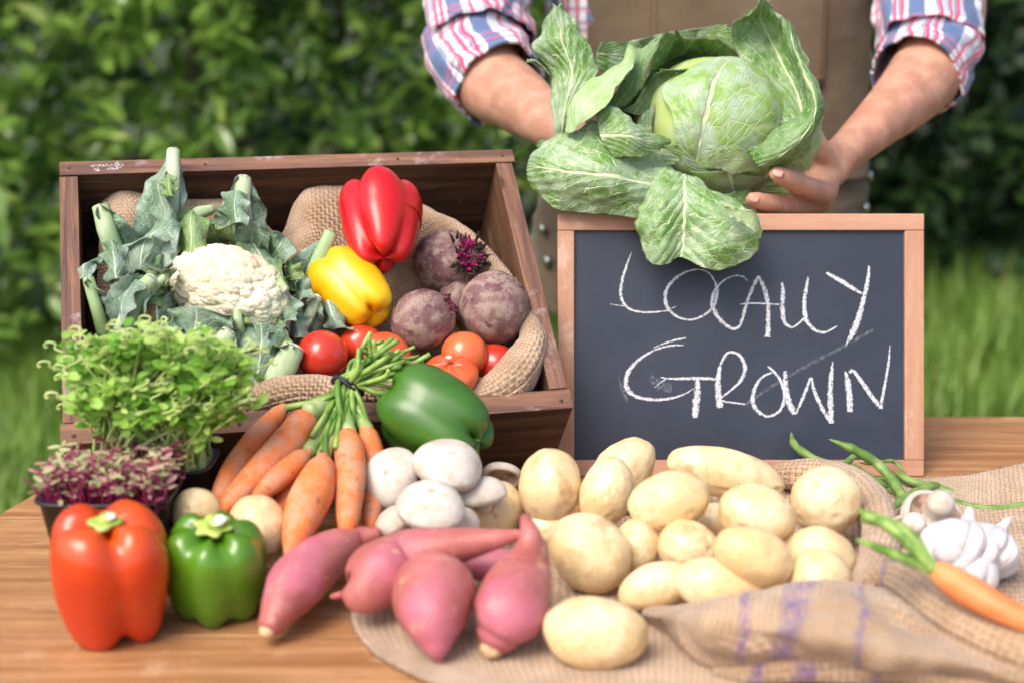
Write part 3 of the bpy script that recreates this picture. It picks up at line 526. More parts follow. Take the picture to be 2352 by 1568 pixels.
# right of the picture
limb([(2080, -330, 100, 2.12), (2160, -60, 95, 1.99), (2165, 60, 92, 1.92), (2140, 150, 88, 1.87), (2085, 220, 76, 1.81), (2020, 280, 60, 1.74), (1965, 330, 50, 1.69), (1925, 368, 44, 1.655), (1905, 395, 42, 1.64)])
limb([(1915, 360, 42, 1.65), (1890, 400, 45, 1.63), (1880, 440, 46, 1.615), (1877, 462, 38, 1.61)], flat=(cv(0.2, 0, 1), .8))
limb([(1888, 446, 30, 1.60), (1850, 431, 28, 1.570), (1818, 416, 25, 1.546), (1794, 404, 22.5, 1.534), (1780, 398, 18.5, 1.530)], 16, 14)
limb([(1884, 462, 27, 1.612), (1845, 474, 25, 1.595), (1808, 473, 23.5, 1.573), (1765, 466, 22, 1.552), (1738, 460, 20, 1.542), (1725, 457, 17, 1.539)], 16, 14)
limb([(1880, 470, 22, 1.63), (1830, 488, 19, 1.625), (1780, 486, 17, 1.61), (1745, 478, 14, 1.60)], 14, 12)
limb([(1882, 470, 20, 1.65), (1840, 486, 17, 1.655), (1800, 488, 15, 1.645), (1770, 484, 12, 1.64)], 14, 12)
limb([(1908, 385, 27, 1.63), (1890, 352, 24, 1.615), (1874, 315, 20, 1.61), (1862, 285, 18, 1.61), (1856, 262, 14, 1.615)], 14, 12)
# knuckles
for x, y, r, d in ((1898, 452, 20, 1.607), (1828, 415, 19.5, 1.556), (1818, 476, 18, 1.577), (1893, 470, 18, 1.62)):
    c = P(x, y, d); s = 1/ppm(c); v, f = ico(2); mb.add(c+v*r*s, f)
# torso, neck, head, legs
tx = P(1660, 100, 2.1)[0]
def torso(secs, mb, n=40, seg=32):
    q = spline(np.array(secs, float), n); a = np.linspace(0, 2*math.pi, seg, endpoint=False); g_ = np.stack([np.stack([tx+z*0+ox+aa*np.cos(a), y0+bb*np.sin(a), z+0*a], -1) for z, ox, aa, bb, y0 in q]); return mb.grid(g_, closed=True, cap=True)
torso([(.92, 0, .17, .11, 2.12), (1.0, 0, .16, .11, 2.12), (1.15, 0, .16, .11, 2.12), (1.3, 0, .185, .115, 2.12), (1.42, 0, .19, .11, 2.13), (1.5, 0, .12, .08, 2.14), (1.54, 0, .06, .06, 2.14), (1.62, 0, .055, .058, 2.13)], mb)
for sx in (-1, 1):
    tube(mb, [(tx+sx*.16, 2.13, 1.44), P(1660+sx*400, -220, 2.1)], [.06, .052], 8, 14)
    tube(mb, [(tx+sx*.09, 2.12, .95), (tx+sx*.1, 2.1, .5), (tx+sx*.11, 2.13, .1)], [.085, .058, .042], 20, 14); tube(mb, [(tx+sx*.11, 2.17, .04), (tx+sx*.12, 2.0, .035)], [.04, .04], 8, 12)
c = np.array([tx, 2.1, 1.73]); v, f = ico(4); q = v.copy(); q[:, 2] *= 1-.12*np.clip(-v[:, 2], 0, 1); front = np.clip(-v[:, 1], 0, 1)
nose = np.exp(-((v[:, 0]/.13)**2+((v[:, 2]+.12)/.2)**2))*(v[:, 1] < 0); eyes = sum(np.exp(-(((v[:, 0]-e)/.16)**2+((v[:, 2]-.08)/.12)**2)) for e in (-.33, .33))*(v[:, 1] < 0)
q[:, 1] -= .22*nose-.06*eyes; mb.add(c+q*np.array([.075, .097, .117]), f)
for sx in (-1, 1): v, f = ico(2); mb.add(c+np.array([sx*.076, .008, -.01])+v*np.array([.008, .016, .03]), f)
body = mb.build('body', M_SKIN, pn); r = body.modifiers.new('skin', 'REMESH'); r.mode = 'VOXEL'; r.voxel_size = .0033; r.use_smooth_shade = True
r = body.modifiers.new('soft', 'SMOOTH'); r.iterations = 7; r.factor = .6
g = G('nail'); M_NAIL = g.end((.58, .32, .25), .35, spec=.5)
def nail(tip, base, wd, up, lift):
    tip, base = np.asarray(tip), np.asarray(base); t = unit(tip-base); L = np.linalg.norm(tip-base); up = unit(up-t*(up @ t)); s = np.cross(t, up); rows = []
    for k, (f_, w_) in enumerate(((0, .75), (.3, 1), (.7, 1), (.92, .8), (1, .45))):
        rows.append([base+t*L*f_+s*wd*w_*u-up*(wd*.5*u*u)+up*(lift-.0012*f_**2) for u in (-1, -.5, 0, .5, 1)])
    m = MB(); m.grid(patch(rows, 12, 12)); return solid(m.build('fingernail', M_NAIL, pn), .0006)
a, b = P(1779, 388, 1.5225), P(1800, 398, 1.5205); nail(a, b, .0056, cv(.15, .6, 1), -.0004)
a, b = P(1724, 449, 1.5325), P(1745, 456, 1.5335); nail(a, b, .0052, cv(.1, .6, 1), -.0004)
# hair on the head
g = G('hair'); M_HAIR = g.end((.05, .03, .02), .6, g.bump(g.noise(120, g.mp(g.obj, (1, 1, .2))), .6, .004))
m = MB(); v, f = ico(4); sel = [(q) for q in f if all((v[i, 2] > .25+.55*max(0, -v[i, 1])) or (v[i, 1] > .1 and v[i, 2] > -.35) for i in q)]; m.add(c+v*np.array([.082, .104, .124])*(1+.03*fbm(v*6, 2))[:, None], sel); m.build('hair', M_HAIR, pn)
# plaid shirt
g = G('plaid'); u, v_, _ = g.sep(g.uv)
def bandf(x, per, a0, a1, soft=.012):
    f_ = g.mth('FRACT', g.mth('DIVIDE', x, per)); return g.mth('MULTIPLY', g.st(f_, a0-soft, a0+soft), g.mth('SUBTRACT', 1, g.st(f_, a1-soft, a1+soft)))
c = (.76, .75, .80); per = .078
for k, x in enumerate((v_, u)):
    blue = bandf(x, per, .05, .34); c = g.mix(g.mth('MULTIPLY', blue, .9 if k else .45), c, (.045, .10, .26))
for k, x in enumerate((v_, u)):
    for a0 in (.42, .56, .80):
        c = g.mix(g.mth('MULTIPLY', bandf(x, per, a0, a0+.055), 1.0 if k else .45), c, (.74, .04, .13)); c = g.mix(g.mth('MULTIPLY', bandf(x, per, a0+.06, a0+.09), .8), c, (.08, .1, .22))
wv = g.noise(900, g.uv, 1); M_PLAID = g.end(g.mix(g.mth('MULTIPLY', wv, .12), c, (.5, .5, .5)), .8, g.bump(wv, .25, .0006), spec=.2, sheen=.2)
def cloth_tube(mb, pts, n=60, seg=60, amp=.008, freq=14, seed=0, ring=0, flat=None):
    p = [P(x, y, d) for x, y, r, d in pts]; q = spline(np.column_stack([p, [r/ppm(k) for (x, y, r, d), k in zip(pts, p)]]), n); pp, rr = q[:, :3], q[:, 3]; t, N, B_ = frames(pp); a = np.linspace(0, 2*math.pi, seg)
    off = N[:, None]*np.cos(a)[None, :, None]+B_[:, None]*np.sin(a)[None, :, None]; g_ = pp[:, None]+off*rr[:, None, None]
    L = np.cumsum(np.r_[0, np.linalg.norm(np.diff(pp, axis=0), axis=1)]); sm = np.stack([g_[..., 0], g_[..., 1], g_[..., 2]], -1)
    fold = fbm(np.stack([np.cos(a)[None]*1.3+0*L[:, None], np.sin(a)[None]*1.3+0*L[:, None], L[:, None]*freq+0*a[None]+seed+1.5*np.sin(a)[None]], -1), 3)
    fold = np.sign(fold)*np.abs(fold)**.8; g_ = g_+off*(amp*fold)[..., None]
    uv = np.stack([np.repeat((a*rr.mean())[None], n, 0)+.012*fold, np.repeat(L[:, None], seg, 1)+.024], -1); mb.grid(g_, uv=uv); return mb
m = MB(); cloth_tube(m, [(1230, -420, 100, 2.14), (1130, -200, 122, 2.06), (1105, -60, 124, 1.98), (1100, 40, 118, 1.92), (1108, 105, 116, 1.885)], amp=.013, freq=16, seed=1)
solid(m.build('sleeve', M_PLAID, pn), .0015)
m = MB(); cloth_tube(m, [(1078, 75, 104, 1.92), (1096, 120, 112, 1.895), (1118, 158, 112, 1.865), (1146, 196, 106, 1.835)], n=30, amp=.007, freq=20, seed=2); solid(m.build('cuff', M_PLAID, pn), .004)
m = MB(); cloth_tube(m, [(2040, -420, 100, 2.14), (2100, -200, 122, 2.06), (2128, -60, 124, 1.98), (2130, 40, 118, 1.92), (2128, 105, 114, 1.895)], amp=.013, freq=16, seed=3)
solid(m.build('sleeve', M_PLAID, pn), .0015)
m = MB(); cloth_tube(m, [(2150, 65, 104, 1.925), (2138, 105, 110, 1.90), (2124, 145, 108, 1.875), (2104, 178, 104, 1.85)], n=30, amp=.007, freq=20, seed=4); solid(m.build('cuff', M_PLAID, pn), .004)
def shell(secs, a0, a1, mat, name, amp=.006, seed=0, n=80, seg=90, th=.0015, fr=7):
    q = spline(np.array(secs, float), n); a = np.linspace(R(a0), R(a1), seg); g_ = np.stack([np.stack([tx+ox+aa*np.sin(a), y0-bb*np.cos(a), z+0*a], -1) for z, ox, aa, bb, y0 in q]); m = MB(); nn = normals(g_)
    L = np.cumsum(np.r_[0, np.linalg.norm(np.diff(q[:, [0]], axis=0), axis=1)]); uv = np.stack([np.repeat((a*.17)[None], n, 0), np.repeat(q[:, :1], seg, 1)], -1)
    g_ = g_+nn*(amp*fbm(g_*np.array([fr, fr, fr*1.3])+seed, 3))[..., None]; m.grid(g_, uv=uv); return solid(m.build(name, mat, pn), th)
shell([(1.0, -.015, .20, .128, 2.12), (1.08, -.018, .215, .128, 2.12), (1.15, -.02, .226, .122, 2.12), (1.3, -.018, .234, .124, 2.12), (1.42, -.005, .215, .125, 2.13), (1.5, 0, .13, .09, 2.14), (1.53, 0, .07, .07, 2.14)], -180, 180, M_PLAID, 'shirt', .012, 3, fr=11)
# brown dungarees
g = G('brown_twill'); n = g.noise(7, detail=5, rough=.6); tw = g.noise(420, g.mp(g.uv, (1, 3, 1), rot=(0, 0, .8)), 2); c = g.mix(g.st(n, .35, .7), (.115, .080, .046), (.18, .132, .082)); c = g.mix(g.mth('MULTIPLY', g.st(tw, .4, .7), .35), c, (.23, .175, .115))
M_TWILL = g.end(c, .85, g.bump(tw, .4, .0008, g.bump(g.noise(26, detail=3), .4, .006)), spec=.2, sheen=.25)
bib = [(1.0, 0, .236, .158, 2.12), (1.1, 0, .230, .156, 2.12), (1.2, 0, .226, .156, 2.12), (1.3, 0, .226, .156, 2.12), (1.38, 0, .215, .152, 2.12)]
def bibp(z, ang, off=0): 
    q = np.array([np.interp(z, [b[0] for b in bib], [b[k] for b in bib]) for k in range(5)]); return np.array([tx+(q[2]+off)*math.sin(ang), q[4]-(q[3]+off)*math.cos(ang), z])
shell(bib, -62, 62, M_TWILL, 'dungarees_bib', .004, 5)
shell([(.80, -.022, .25, .15, 2.12), (.86, -.022, .25, .15, 2.12), (.92, -.022, .25, .155, 2.12), (1.0, -.02, .242, .152, 2.12), (1.06, -.015, .225, .148, 2.12)], -180, 180, M_TWILL, 'dungarees_waist', .012, 6, fr=12)
for sx in (-1, 1):
    m = MB(); ps = [(tx+sx*.105, 2.12, .93), (tx+sx*.11, 2.1, .7), (tx+sx*.115, 2.1, .4), (tx+sx*.12, 2.13, .06)]; q = spline(np.column_stack([ps, [.125, .1, .082, .078]]), 50); t, N, B_ = frames(q[:, :3]); a = np.linspace(0, 2*math.pi, 40)
    off = N[:, None]*np.cos(a)[None, :, None]+B_[:, None]*np.sin(a)[None, :, None]; g_ = q[:, None, :3]+off*q[:, 3][:, None, None]; g_ = g_+off*(.012*fbm(g_*10, 3))[..., None]; m.grid(g_); solid(m.build('trouser_leg', M_TWILL, pn), .0015)
    m = MB(); blob(m, np.array([tx+sx*.12, 2.07, .05]), np.array([.05, 0, 0]), np.array([0, .14, 0]), np.array([0, 0, .05]), .05); m.build('boot', M_HAIR, pn)
    m = MB(); m.grid(np.array([[bibp(z, sx*an, .004)+(np.array([0, .0, 0]) if z < 1.4 else 0) for an in (.70, .88)] for z in (1.3, 1.34, 1.38)]+[[np.array([tx+sx*x, 2.08, 1.47]) for x in (.10, .14)], [np.array([tx+sx*x, 2.18, 1.47]) for x in (.07, .11)]])); solid(m.build('shoulder_strap', M_TWILL, pn), .003)
def angx(X, z):   # angle on the bib under picture column X
    best = min(np.linspace(-1.3, 1.3, 400), key=lambda a: abs((lambda p: 1176+FPX*((p-CAM) @ CX)/((p-CAM) @ CF))(bibp(z, a))-X)); return best
pz = lambda Y: P(1660, Y, 1.985)[2]
zs = np.linspace(pz(200), 1.36, 20); aL, aR = angx(1492, 1.2), angx(1890, 1.2); A_ = np.linspace(aL, aR, 30); m = MB(); g_ = np.array([[bibp(z, a, .0035) for a in A_] for z in zs])
m.grid(g_); solid(m.build('bib_pocket', M_TWILL, pn), .002)
g = G('orange_thread'); M_THREAD = g.end((.38, .16, .06), .7)
def stitch(p0f, n):
    m = MB()
    for i in range(n):
        a, b = p0f(i/n), p0f((i+.62)/n); tube(m, [a, (a+b)/2, b], [.00045, .0006, .00045], 4, 5, round_ends=False)
    m.build('stitching', M_THREAD, pn)
for an in (aL+.012, aL+.05, aR-.012, aR-.05): stitch(lambda t, an=an: bibp(zs[0]+.012+t*(1.36-zs[0]), an, .0062), 60)
stitch(lambda t: bibp(zs[0]+.012, aL+.012+t*(aR-aL-.024), .0062), 90)
for sgn in (-1, 1): stitch(lambda t: bibp(1.06+t*.3, sgn*1.05, .0035), 60)
g = G('metal_snap'); M_SNAP = g.end((.5, .48, .45), .3, metal=1)
for X, Y in ((1990, 405), (1982, 478), (1251, 527), (1262, 600)):
    sx = 1 if X > 1600 else -1; z = P(X, Y, 2.04)[2]; c = None
    for dY in np.linspace(1.95, 2.15, 60):
        p = P(X, Y, dY); q = np.array([np.interp(p[2], [.86, .92, 1.0, 1.06], k) for k in ([.25, .25, .242, .225], [.15, .155, .152, .148])])
        if ((p[0]-tx+.02)/(q[0]+.004))**2+((p[1]-2.12)/(q[1]+.004))**2 < 1: c = p; break
    if c is None: continue
    nrm = unit(np.array([(c[0]-tx+.02)/.05, (c[1]-2.12)/.022, 0])); t1 = unit(np.cross(nrm, [0, 0, 1])); m = MB(); v, f = ico(3); m.add(c+nrm*.006+v[:, :1]*t1*.0085+v[:, 1:2]*np.array([0, 0, .0085])+v[:, 2:]*nrm*.0035, f); m.build('snap_button', M_SNAP, pn)
# ================================================================== VEGETABLE MATERIALS AND BUILDERS
def rotm(up, spin=0):
    z = unit(up); x = np.cross([0.21, 1, .13], z); x = unit(x); y = np.cross(z, x); c, s = math.cos(spin), math.sin(spin); return np.stack([x*c+y*s, y*c-x*s, z])
def mat_pepper(name, c1, c2, c3, rough=.31, sss=.1):
    g = G(name); n = g.noise(14, detail=3); c = g.mix(g.st(n, .35, .7), c1, c2); c = g.mix(g.mth('MULTIPLY', g.st(g.noise(5), .5, .8), .6), c, c3)
    sp = g.vor(220); c = g.mix(g.mth('MULTIPLY', g.st(sp, .07, .03), .35), c, (.8, .7, .5))
    return g.end(c, rough, g.bump(g.noise(60, detail=2), .06, .001), spec=.5, sss=sss, coat=.15, crough=.25)
M_RED = mat_pepper('red_pepper_skin', (.52, .004, .008), (.62, .012, .012), (.46, .004, .01))
M_ORANGE = mat_pepper('orange_red_pepper_skin', (.58, .04, .006), (.68, .085, .01), (.52, .008, .005), .27)
M_YELLOW = mat_pepper('yellow_pepper_skin', (.85, .42, .004), (.88, .55, .01), (.85, .34, .004), .3)
M_GREEN = mat_pepper('green_pepper_skin', (.03, .105, .012), (.055, .16, .016), (.018, .07, .012), .34)
M_GREENB = mat_pepper('bright_green_pepper_skin', (.06, .17, .006), (.1, .25, .012), (.04, .12, .008), .25)
g = G('pepper_stalk'); M_STALK = g.end(g.mix(g.st(g.noise(90), .4, .6), (.3, .42, .06), (.45, .55, .14)), .5, g.bump(g.noise(120), .3, .001))
g = G('cut_stalk'); M_CUT = g.end(g.mix(g.st(g.noise(200, detail=4), .35, .7), (.52, .5, .4), (.75, .76, .62)), .7, g.bump(g.noise(300), .5, .001))
def pepper(mb, c, up, rad, H, n=4, seed=0, spin=0, taper=.16, groove=.16, deep=.22, box=.62, top=.2, bend=0, wob=.06, asq=1.0):
    """lobed fruit; returns its axes and the point where the stalk sits"""
    M3 = rotm(up, spin); nu, nv = 110, 160; ph = np.linspace(-math.pi/2, math.pi/2, nu)[:, None]; th = np.linspace(0, 2*math.pi, nv, endpoint=False)[None]
    rr = np.random.RandomState(seed); off = rr.uniform(-.18, .18, n); ga = np.array([2*math.pi*k/n for k in range(n)])+off; dep = rr.uniform(.75, 1.2, n)
    d = np.abs((th[..., None]-ga+math.pi) % (2*math.pi)-math.pi); ss = np.sin(ph)
    groov = (np.exp(-(d/.34)**2)*dep).sum(-1)+.12*(np.exp(-(d/.14)**2)*dep).sum(-1)
    r = np.abs(np.cos(ph))**box; z = np.sign(ss)*np.abs(ss)**.8; gstr = groove*(.55+.9*np.abs(z)**1.5)+(.07*np.clip(-z, 0, 1) if groove else 0)
    r = r*(1-gstr*groov)*(1-taper*(1-z)/2+.03*np.sin(3*z))*(1+wob*perlin(np.stack([np.cos(th)+0*z+seed, np.sin(th)+0*z, z*1.1+0*th], -1)))
    lob = 1+.1*np.clip(np.cos(n*th/2), -1, 1)*0; rho = r*lob
    dip = np.exp(-(rho/.36)**2); zz = z-(z > 0)*deep*dip*1.6*z+(z < 0)*deep*.9*dip*(-z)
    lobeh = 1-.8*np.clip(groov, 0, 1)*np.abs(z)**2*.22; zz = zz*lobeh+.07*(z > 0)*np.cos(th*1+seed)*np.abs(rho)+.09*(z < 0)*np.sin(th+seed*2)*rho
    x = rho*np.cos(th)*rad+bend*rad*zz**2; y = rho*np.sin(th)*rad*asq; p = c+x[..., None]*M3[0]+y[..., None]*M3[1]+(zz*H/2)[..., None]*M3[2]
    mb.grid(p, closed=True, cap=True); return M3, c+M3[2]*H/2*(1-deep*1.6)+M3[0]*bend*rad*.4
def pepper_thing(name, label, mat, c, up, rad, H, stalk=True, knob=True, group=None, sr=.3, sl=.02, cutr=.0062, kind='pepper', calyx_mat=None, **k):
    mb = MB(); M3, tp = pepper(mb, c, up, rad, H, **k)
    o = thing(name, label, kind, c-np.array([0, 0, min(rad, H/2)]), group); mb.build('flesh', mat, o)
    if stalk:
        m = MB(); a = np.linspace(0, 2*math.pi, 60, endpoint=False); nn = k.get('n', 4); rows = []
        for f_ in (0.0, .35, .7, 1): rows.append([tp+M3[0]*math.cos(t)*rad*sr*f_*(1+.16*math.cos(nn*t+1))+M3[1]*math.sin(t)*rad*sr*f_*(1+.16*math.cos(nn*t+1))+M3[2]*(.0035+.003*f_**2-.0015*(f_ == 1)) for t in a])
        m.grid(np.array(rows), closed=True); cl = solid(m.build('calyx', calyx_mat or M_STALK, o), .0018)
    if stalk and knob:
        m = MB(); tube(m, [tp+M3[2]*.001, tp+M3[2]*sl*.5+M3[0]*.001, tp+M3[2]*sl+M3[0]*.003], [cutr*1.15, cutr*.85, cutr], 12, 16, amp=.12, freq=200, round_ends=False); m.build('stalk', calyx_mat or M_STALK, o)
        m = MB(); e = tp+M3[2]*(sl+.0004)+M3[0]*.003; m.add([e+M3[2]*.0006]+[e+(M3[0]*math.cos(t)+M3[1]*math.sin(t))*cutr*.96 for t in a[::4]], [(0, i+1, (i+1) % 15+1) for i in range(15)]); m.build('cut_end', M_CUT, o)
    return o
g = G('tomato_skin'); n = g.noise(10); c = g.mix(g.st(n, .35, .7), (.55, .035, .018), (.66, .075, .025)); M_TOM = g.end(c, .22, g.bump(g.noise(80), .04, .001), sss=.1, coat=.3, crough=.1)
g = G('tomato_skin_orange'); n = g.noise(10); c = g.mix(g.st(n, .35, .7), (.64, .09, .025), (.74, .15, .045)); M_TOMO = g.end(c, .25, g.bump(g.noise(80), .04, .001), sss=.1, coat=.3, crough=.1)
GT = 'tomatoes in the crate'
def tomato(label, X, Y, r, k, up, mat=M_TOM, flat=.94, n=5, seed=0, groove=.01, scar=True):
    if not scar:
        c = K(X, Y, k); rad = r/ppm(c); M3 = rotm(up); mb = MB(); blob(mb, c, M3[0]*rad*1.02, M3[1]*rad*.98, M3[2]*rad*flat, .035, 1.2, seed); o = mb.build('tomato', mat); return tag(o, label, 'tomato', GT)
    c = K(X, Y, k); rad = r/ppm(c); return pepper_thing('tomato', label, mat, c, up, rad, rad*2*flat, stalk=scar, knob=False, group=GT, kind='tomato', n=n, seed=seed, groove=groove, deep=.05, box=1.0, taper=.04, sr=.10, sl=.0006, cutr=.0022, wob=.03, calyx_mat=M_CUT)
# burlap
def mat_burlap(name, c1, c2, dark, stripe=(.10, .05, .32), p=.0040, con=.42):
    g = G(name); u, v, _ = g.sep(g.uv); wob = g.mth('MULTIPLY', g.mth('SUBTRACT', g.noise(60, g.uv), .5), .004)
    uu = g.mth('DIVIDE', g.mth('ADD', u, wob), p); vv = g.mth('DIVIDE', g.mth('ADD', v, wob), p*.9)
    k = g.mth('ABSOLUTE', g.mth('SINE', g.mth('MULTIPLY', uu, math.pi))); l = g.mth('ABSOLUTE', g.mth('SINE', g.mth('MULTIPLY', vv, math.pi)))
    ch = g.mth('GREATER_THAN', g.mth('MULTIPLY', g.mth('SINE', g.mth('MULTIPLY', uu, math.pi)), g.mth('SINE', g.mth('MULTIPLY', vv, math.pi))), 0)
    yarn = g.mth('ADD', g.mth('MULTIPLY', ch, k), g.mth('MULTIPLY', g.mth('SUBTRACT', 1, ch), l)); yarn = g.mth('MULTIPLY', yarn, g.mth('ADD', .55, g.mth('MULTIPLY', g.mth('MAXIMUM', k, l), .45)))
    fib = g.noise(700, g.uv, 3); thr = g.noise(1, g.mp(g.uv, (45, 420, 1)), 3); yarn = g.mth('MULTIPLY', yarn, g.mth('ADD', .55, g.mth('MULTIPLY', thr, .9))); c = g.mix(g.st(g.noise(25), .35, .7), c1, c2); c = g.mix(g.mth('MULTIPLY', g.st(fib, .4, .75), .4), c, dark); c = g.mix(g.mth('MULTIPLY', g.st(yarn, .5, .08), con), c, dark)
    a = g.attr(); c = g.mix(g.mth('MULTIPLY', g.mth('MULTIPLY', a, g.mth('MULTIPLY', g.st(g.noise(1, g.mp(g.uv, (240, 90, 1)), 5, 0, .85), .40, .56), g.st(yarn, .1, .5))), .85), c, stripe)
    return g.end(c, .95, g.bump(g.mth('ADD', yarn, g.mth('MULTIPLY', fib, .7)), .65, .0022), spec=.1, sheen=.3)
M_BURLAP = mat_burlap('burlap', (.43, .28, .17), (.58, .41, .27), (.17, .105, .065))
M_BURLAP2 = mat_burlap('burlap_coarse', (.47, .31, .19), (.64, .455, .30), (.15, .085, .045), p=.0054, con=.75)
# ================================================================== IN THE CRATE
def KR(rows): return [[K(*p) for p in r] for r in rows]
m = MB()
g_ = patch(KR([[(215, 520, -.12), (300, 520, -.12), (400, 520, -.12), (560, 530, -.12), (645, 590, -.13), (720, 520, -.12), (860, 500, -.12), (1000, 540, -.11), (1100, 600, -.1), (1190, 690, -.09)],
 [(238, 455, -.05), (285, 438, -.035), (400, 455, -.04), (560, 470, -.04), (645, 545, -.075), (705, 440, -.03), (860, 440, -.035), (985, 478, -.03), (1090, 545, -.02), (1178, 640, -.02)],
 [(228, 560, -.045), (300, 540, -.03), (400, 560, -.035), (560, 570, -.03), (640, 620, -.06), (715, 545, -.025), (860, 570, -.05), (985, 580, -.05), (1080, 640, -.05), (1180, 720, -.04)],
 [(222, 700, -.07), (300, 700, -.07), (400, 700, -.06), (560, 700, -.06), (640, 720, -.07), (760, 690, -.06), (880, 680, -.07), (985, 700, -.075), (1080, 760, -.075), (1190, 800, -.06)],
 [(220, 860, -.06), (300, 870, -.05), (400, 880, -.05), (560, 880, -.045), (680, 880, -.05), (780, 880, -.05), (880, 880, -.055), (1000, 880, -.06), (1100, 880, -.06), (1210, 860, -.05)],
 [(225, 960, -.07), (300, 960, -.07), (400, 960, -.07), (560, 950, -.07), (680, 945, -.07), (780, 945, -.07), (880, 940, -.07), (1000, 935, -.07), (1100, 930, -.07), (1225, 900, -.07)]]), 120, 160)
a_ = np.zeros(g_.shape[:2]); v_ = np.linspace(0, 1, 160); a_[:, :] = np.exp(-((v_-.425)/.006)**2)[None]+.8*np.exp(-((v_-.96)/.008)**2)[None]*0
sheet(m, g_, .006, 14, 3, .0015, at=a_)
def roll(pts, n=90, seg=40, amp=.12, flat=None, seed=0, stripes=(), base=K, mb=None):
    p = [base(x, y, k) for x, y, r, k in pts]; q = spline(np.column_stack([p, [r/ppm(a) for (x, y, r, k), a in zip(pts, p)]]), n); pp, rr = q[:, :3], q[:, 3]; t, N, B_ = frames(pp); a = np.linspace(0, 2*math.pi, seg)
    off = N[:, None]*np.cos(a)[None, :, None]+B_[:, None]*np.sin(a)[None, :, None]; L = np.cumsum(np.r_[0, np.linalg.norm(np.diff(pp, axis=0), axis=1)])
    f_ = fbm(np.stack([np.cos(a)[None]*1.2+0*L[:, None], np.sin(a)[None]*1.2+0*L[:, None], L[:, None]*22+0*a[None]+seed], -1), 3); g_ = pp[:, None]+off*(rr[:, None]*(1+amp*1.8*f_))[..., None]
    at = np.zeros((n, seg)); tt = np.linspace(0, 1, n)[:, None]+.012*np.sin(a)[None]
    for s, w_ in stripes: at = np.maximum(at, np.exp(-((tt-s)/w_)**4))
    (mb or m).grid(g_, uv=np.stack([np.repeat(L[:, None], seg, 1), np.repeat((a*rr.mean())[None], n, 0)], -1), at=at, cap=False)
roll([(530, 960, 14, -.01), (575, 925, 34, -.01), (680, 896, 34, -.005), (790, 905, 36, -.008), (880, 912, 34, -.012), (1000, 925, 26, -.02), (1090, 915, 30, -.015), (1165, 880, 46, -.008), (1215, 815, 38, -.004), (1222, 765, 26, -.006), (1190, 700, 18, -.015), (1175, 650, 14, -.03)], seed=1, stripes=((.27, .012), (.43, .012)))
sack1 = solid(m.build('burlap_sack', M_BURLAP), .0025); tag(sack1, 'brown burlap sack lining the tilted wooden crate under its vegetables', 'sack')
SPR = 1.23
# peppers in the crate
pepper_thing('bell_pepper', 'shiny deep red bell pepper resting at the top of the crate', M_RED, K(876, 512, .015), cv(-.10, .80, -.58), .049, .122, seed=4, spin=SPR, n=4, groove=.17, deep=.22, group='bell peppers', taper=.26, box=.7)
pepper_thing('bell_pepper', 'yellow bell pepper between the cauliflower and the beets', M_YELLOW, K(808, 666, -.012), cv(-.62, .62, -.48), .0375, .097, seed=9, spin=1.2, n=3, groove=.13, deep=.2, group='bell peppers', taper=.12)
# tomatoes
tomato('round red tomato beside the cut cauliflower stalk at the left', 741, 815, 59, -.012, cv(.2, .6, .5), seed=1, scar=False)
tomato('red tomato half hidden behind the carrot greens under the yellow pepper', 828, 790, 50, -.03, cv(-.2, .7, .3), seed=2, scar=False)
tomato('large orange red tomato directly behind the fanned carrot stalk ends', 885, 822, 62, -.018, cv(.3, .5, .5), M_TOMO, seed=3, scar=False)
tomato('smooth orange tomato under the two front beets', 1067, 812, 53, -.015, cv(.2, .5, .7), M_TOMO, seed=4, scar=False)
tomato('flat ribbed orange tomato with a pale scar above the green pepper', 1032, 868, 68, -.005, cv(0, .85, .5), M_TOMO, .7, n=7, seed=5, groove=.035)
tomato('dark shaded tomato between the burlap and the smooth orange tomato', 1140, 838, 50, -.03, cv(.5, .5, .3), M_TOM, seed=6, scar=False)
tomato('small tomato sliver low between the dark tomato and the burlap', 1095, 893, 30, -.02, cv(.5, .5, .3), M_TOMO, seed=7, scar=False)
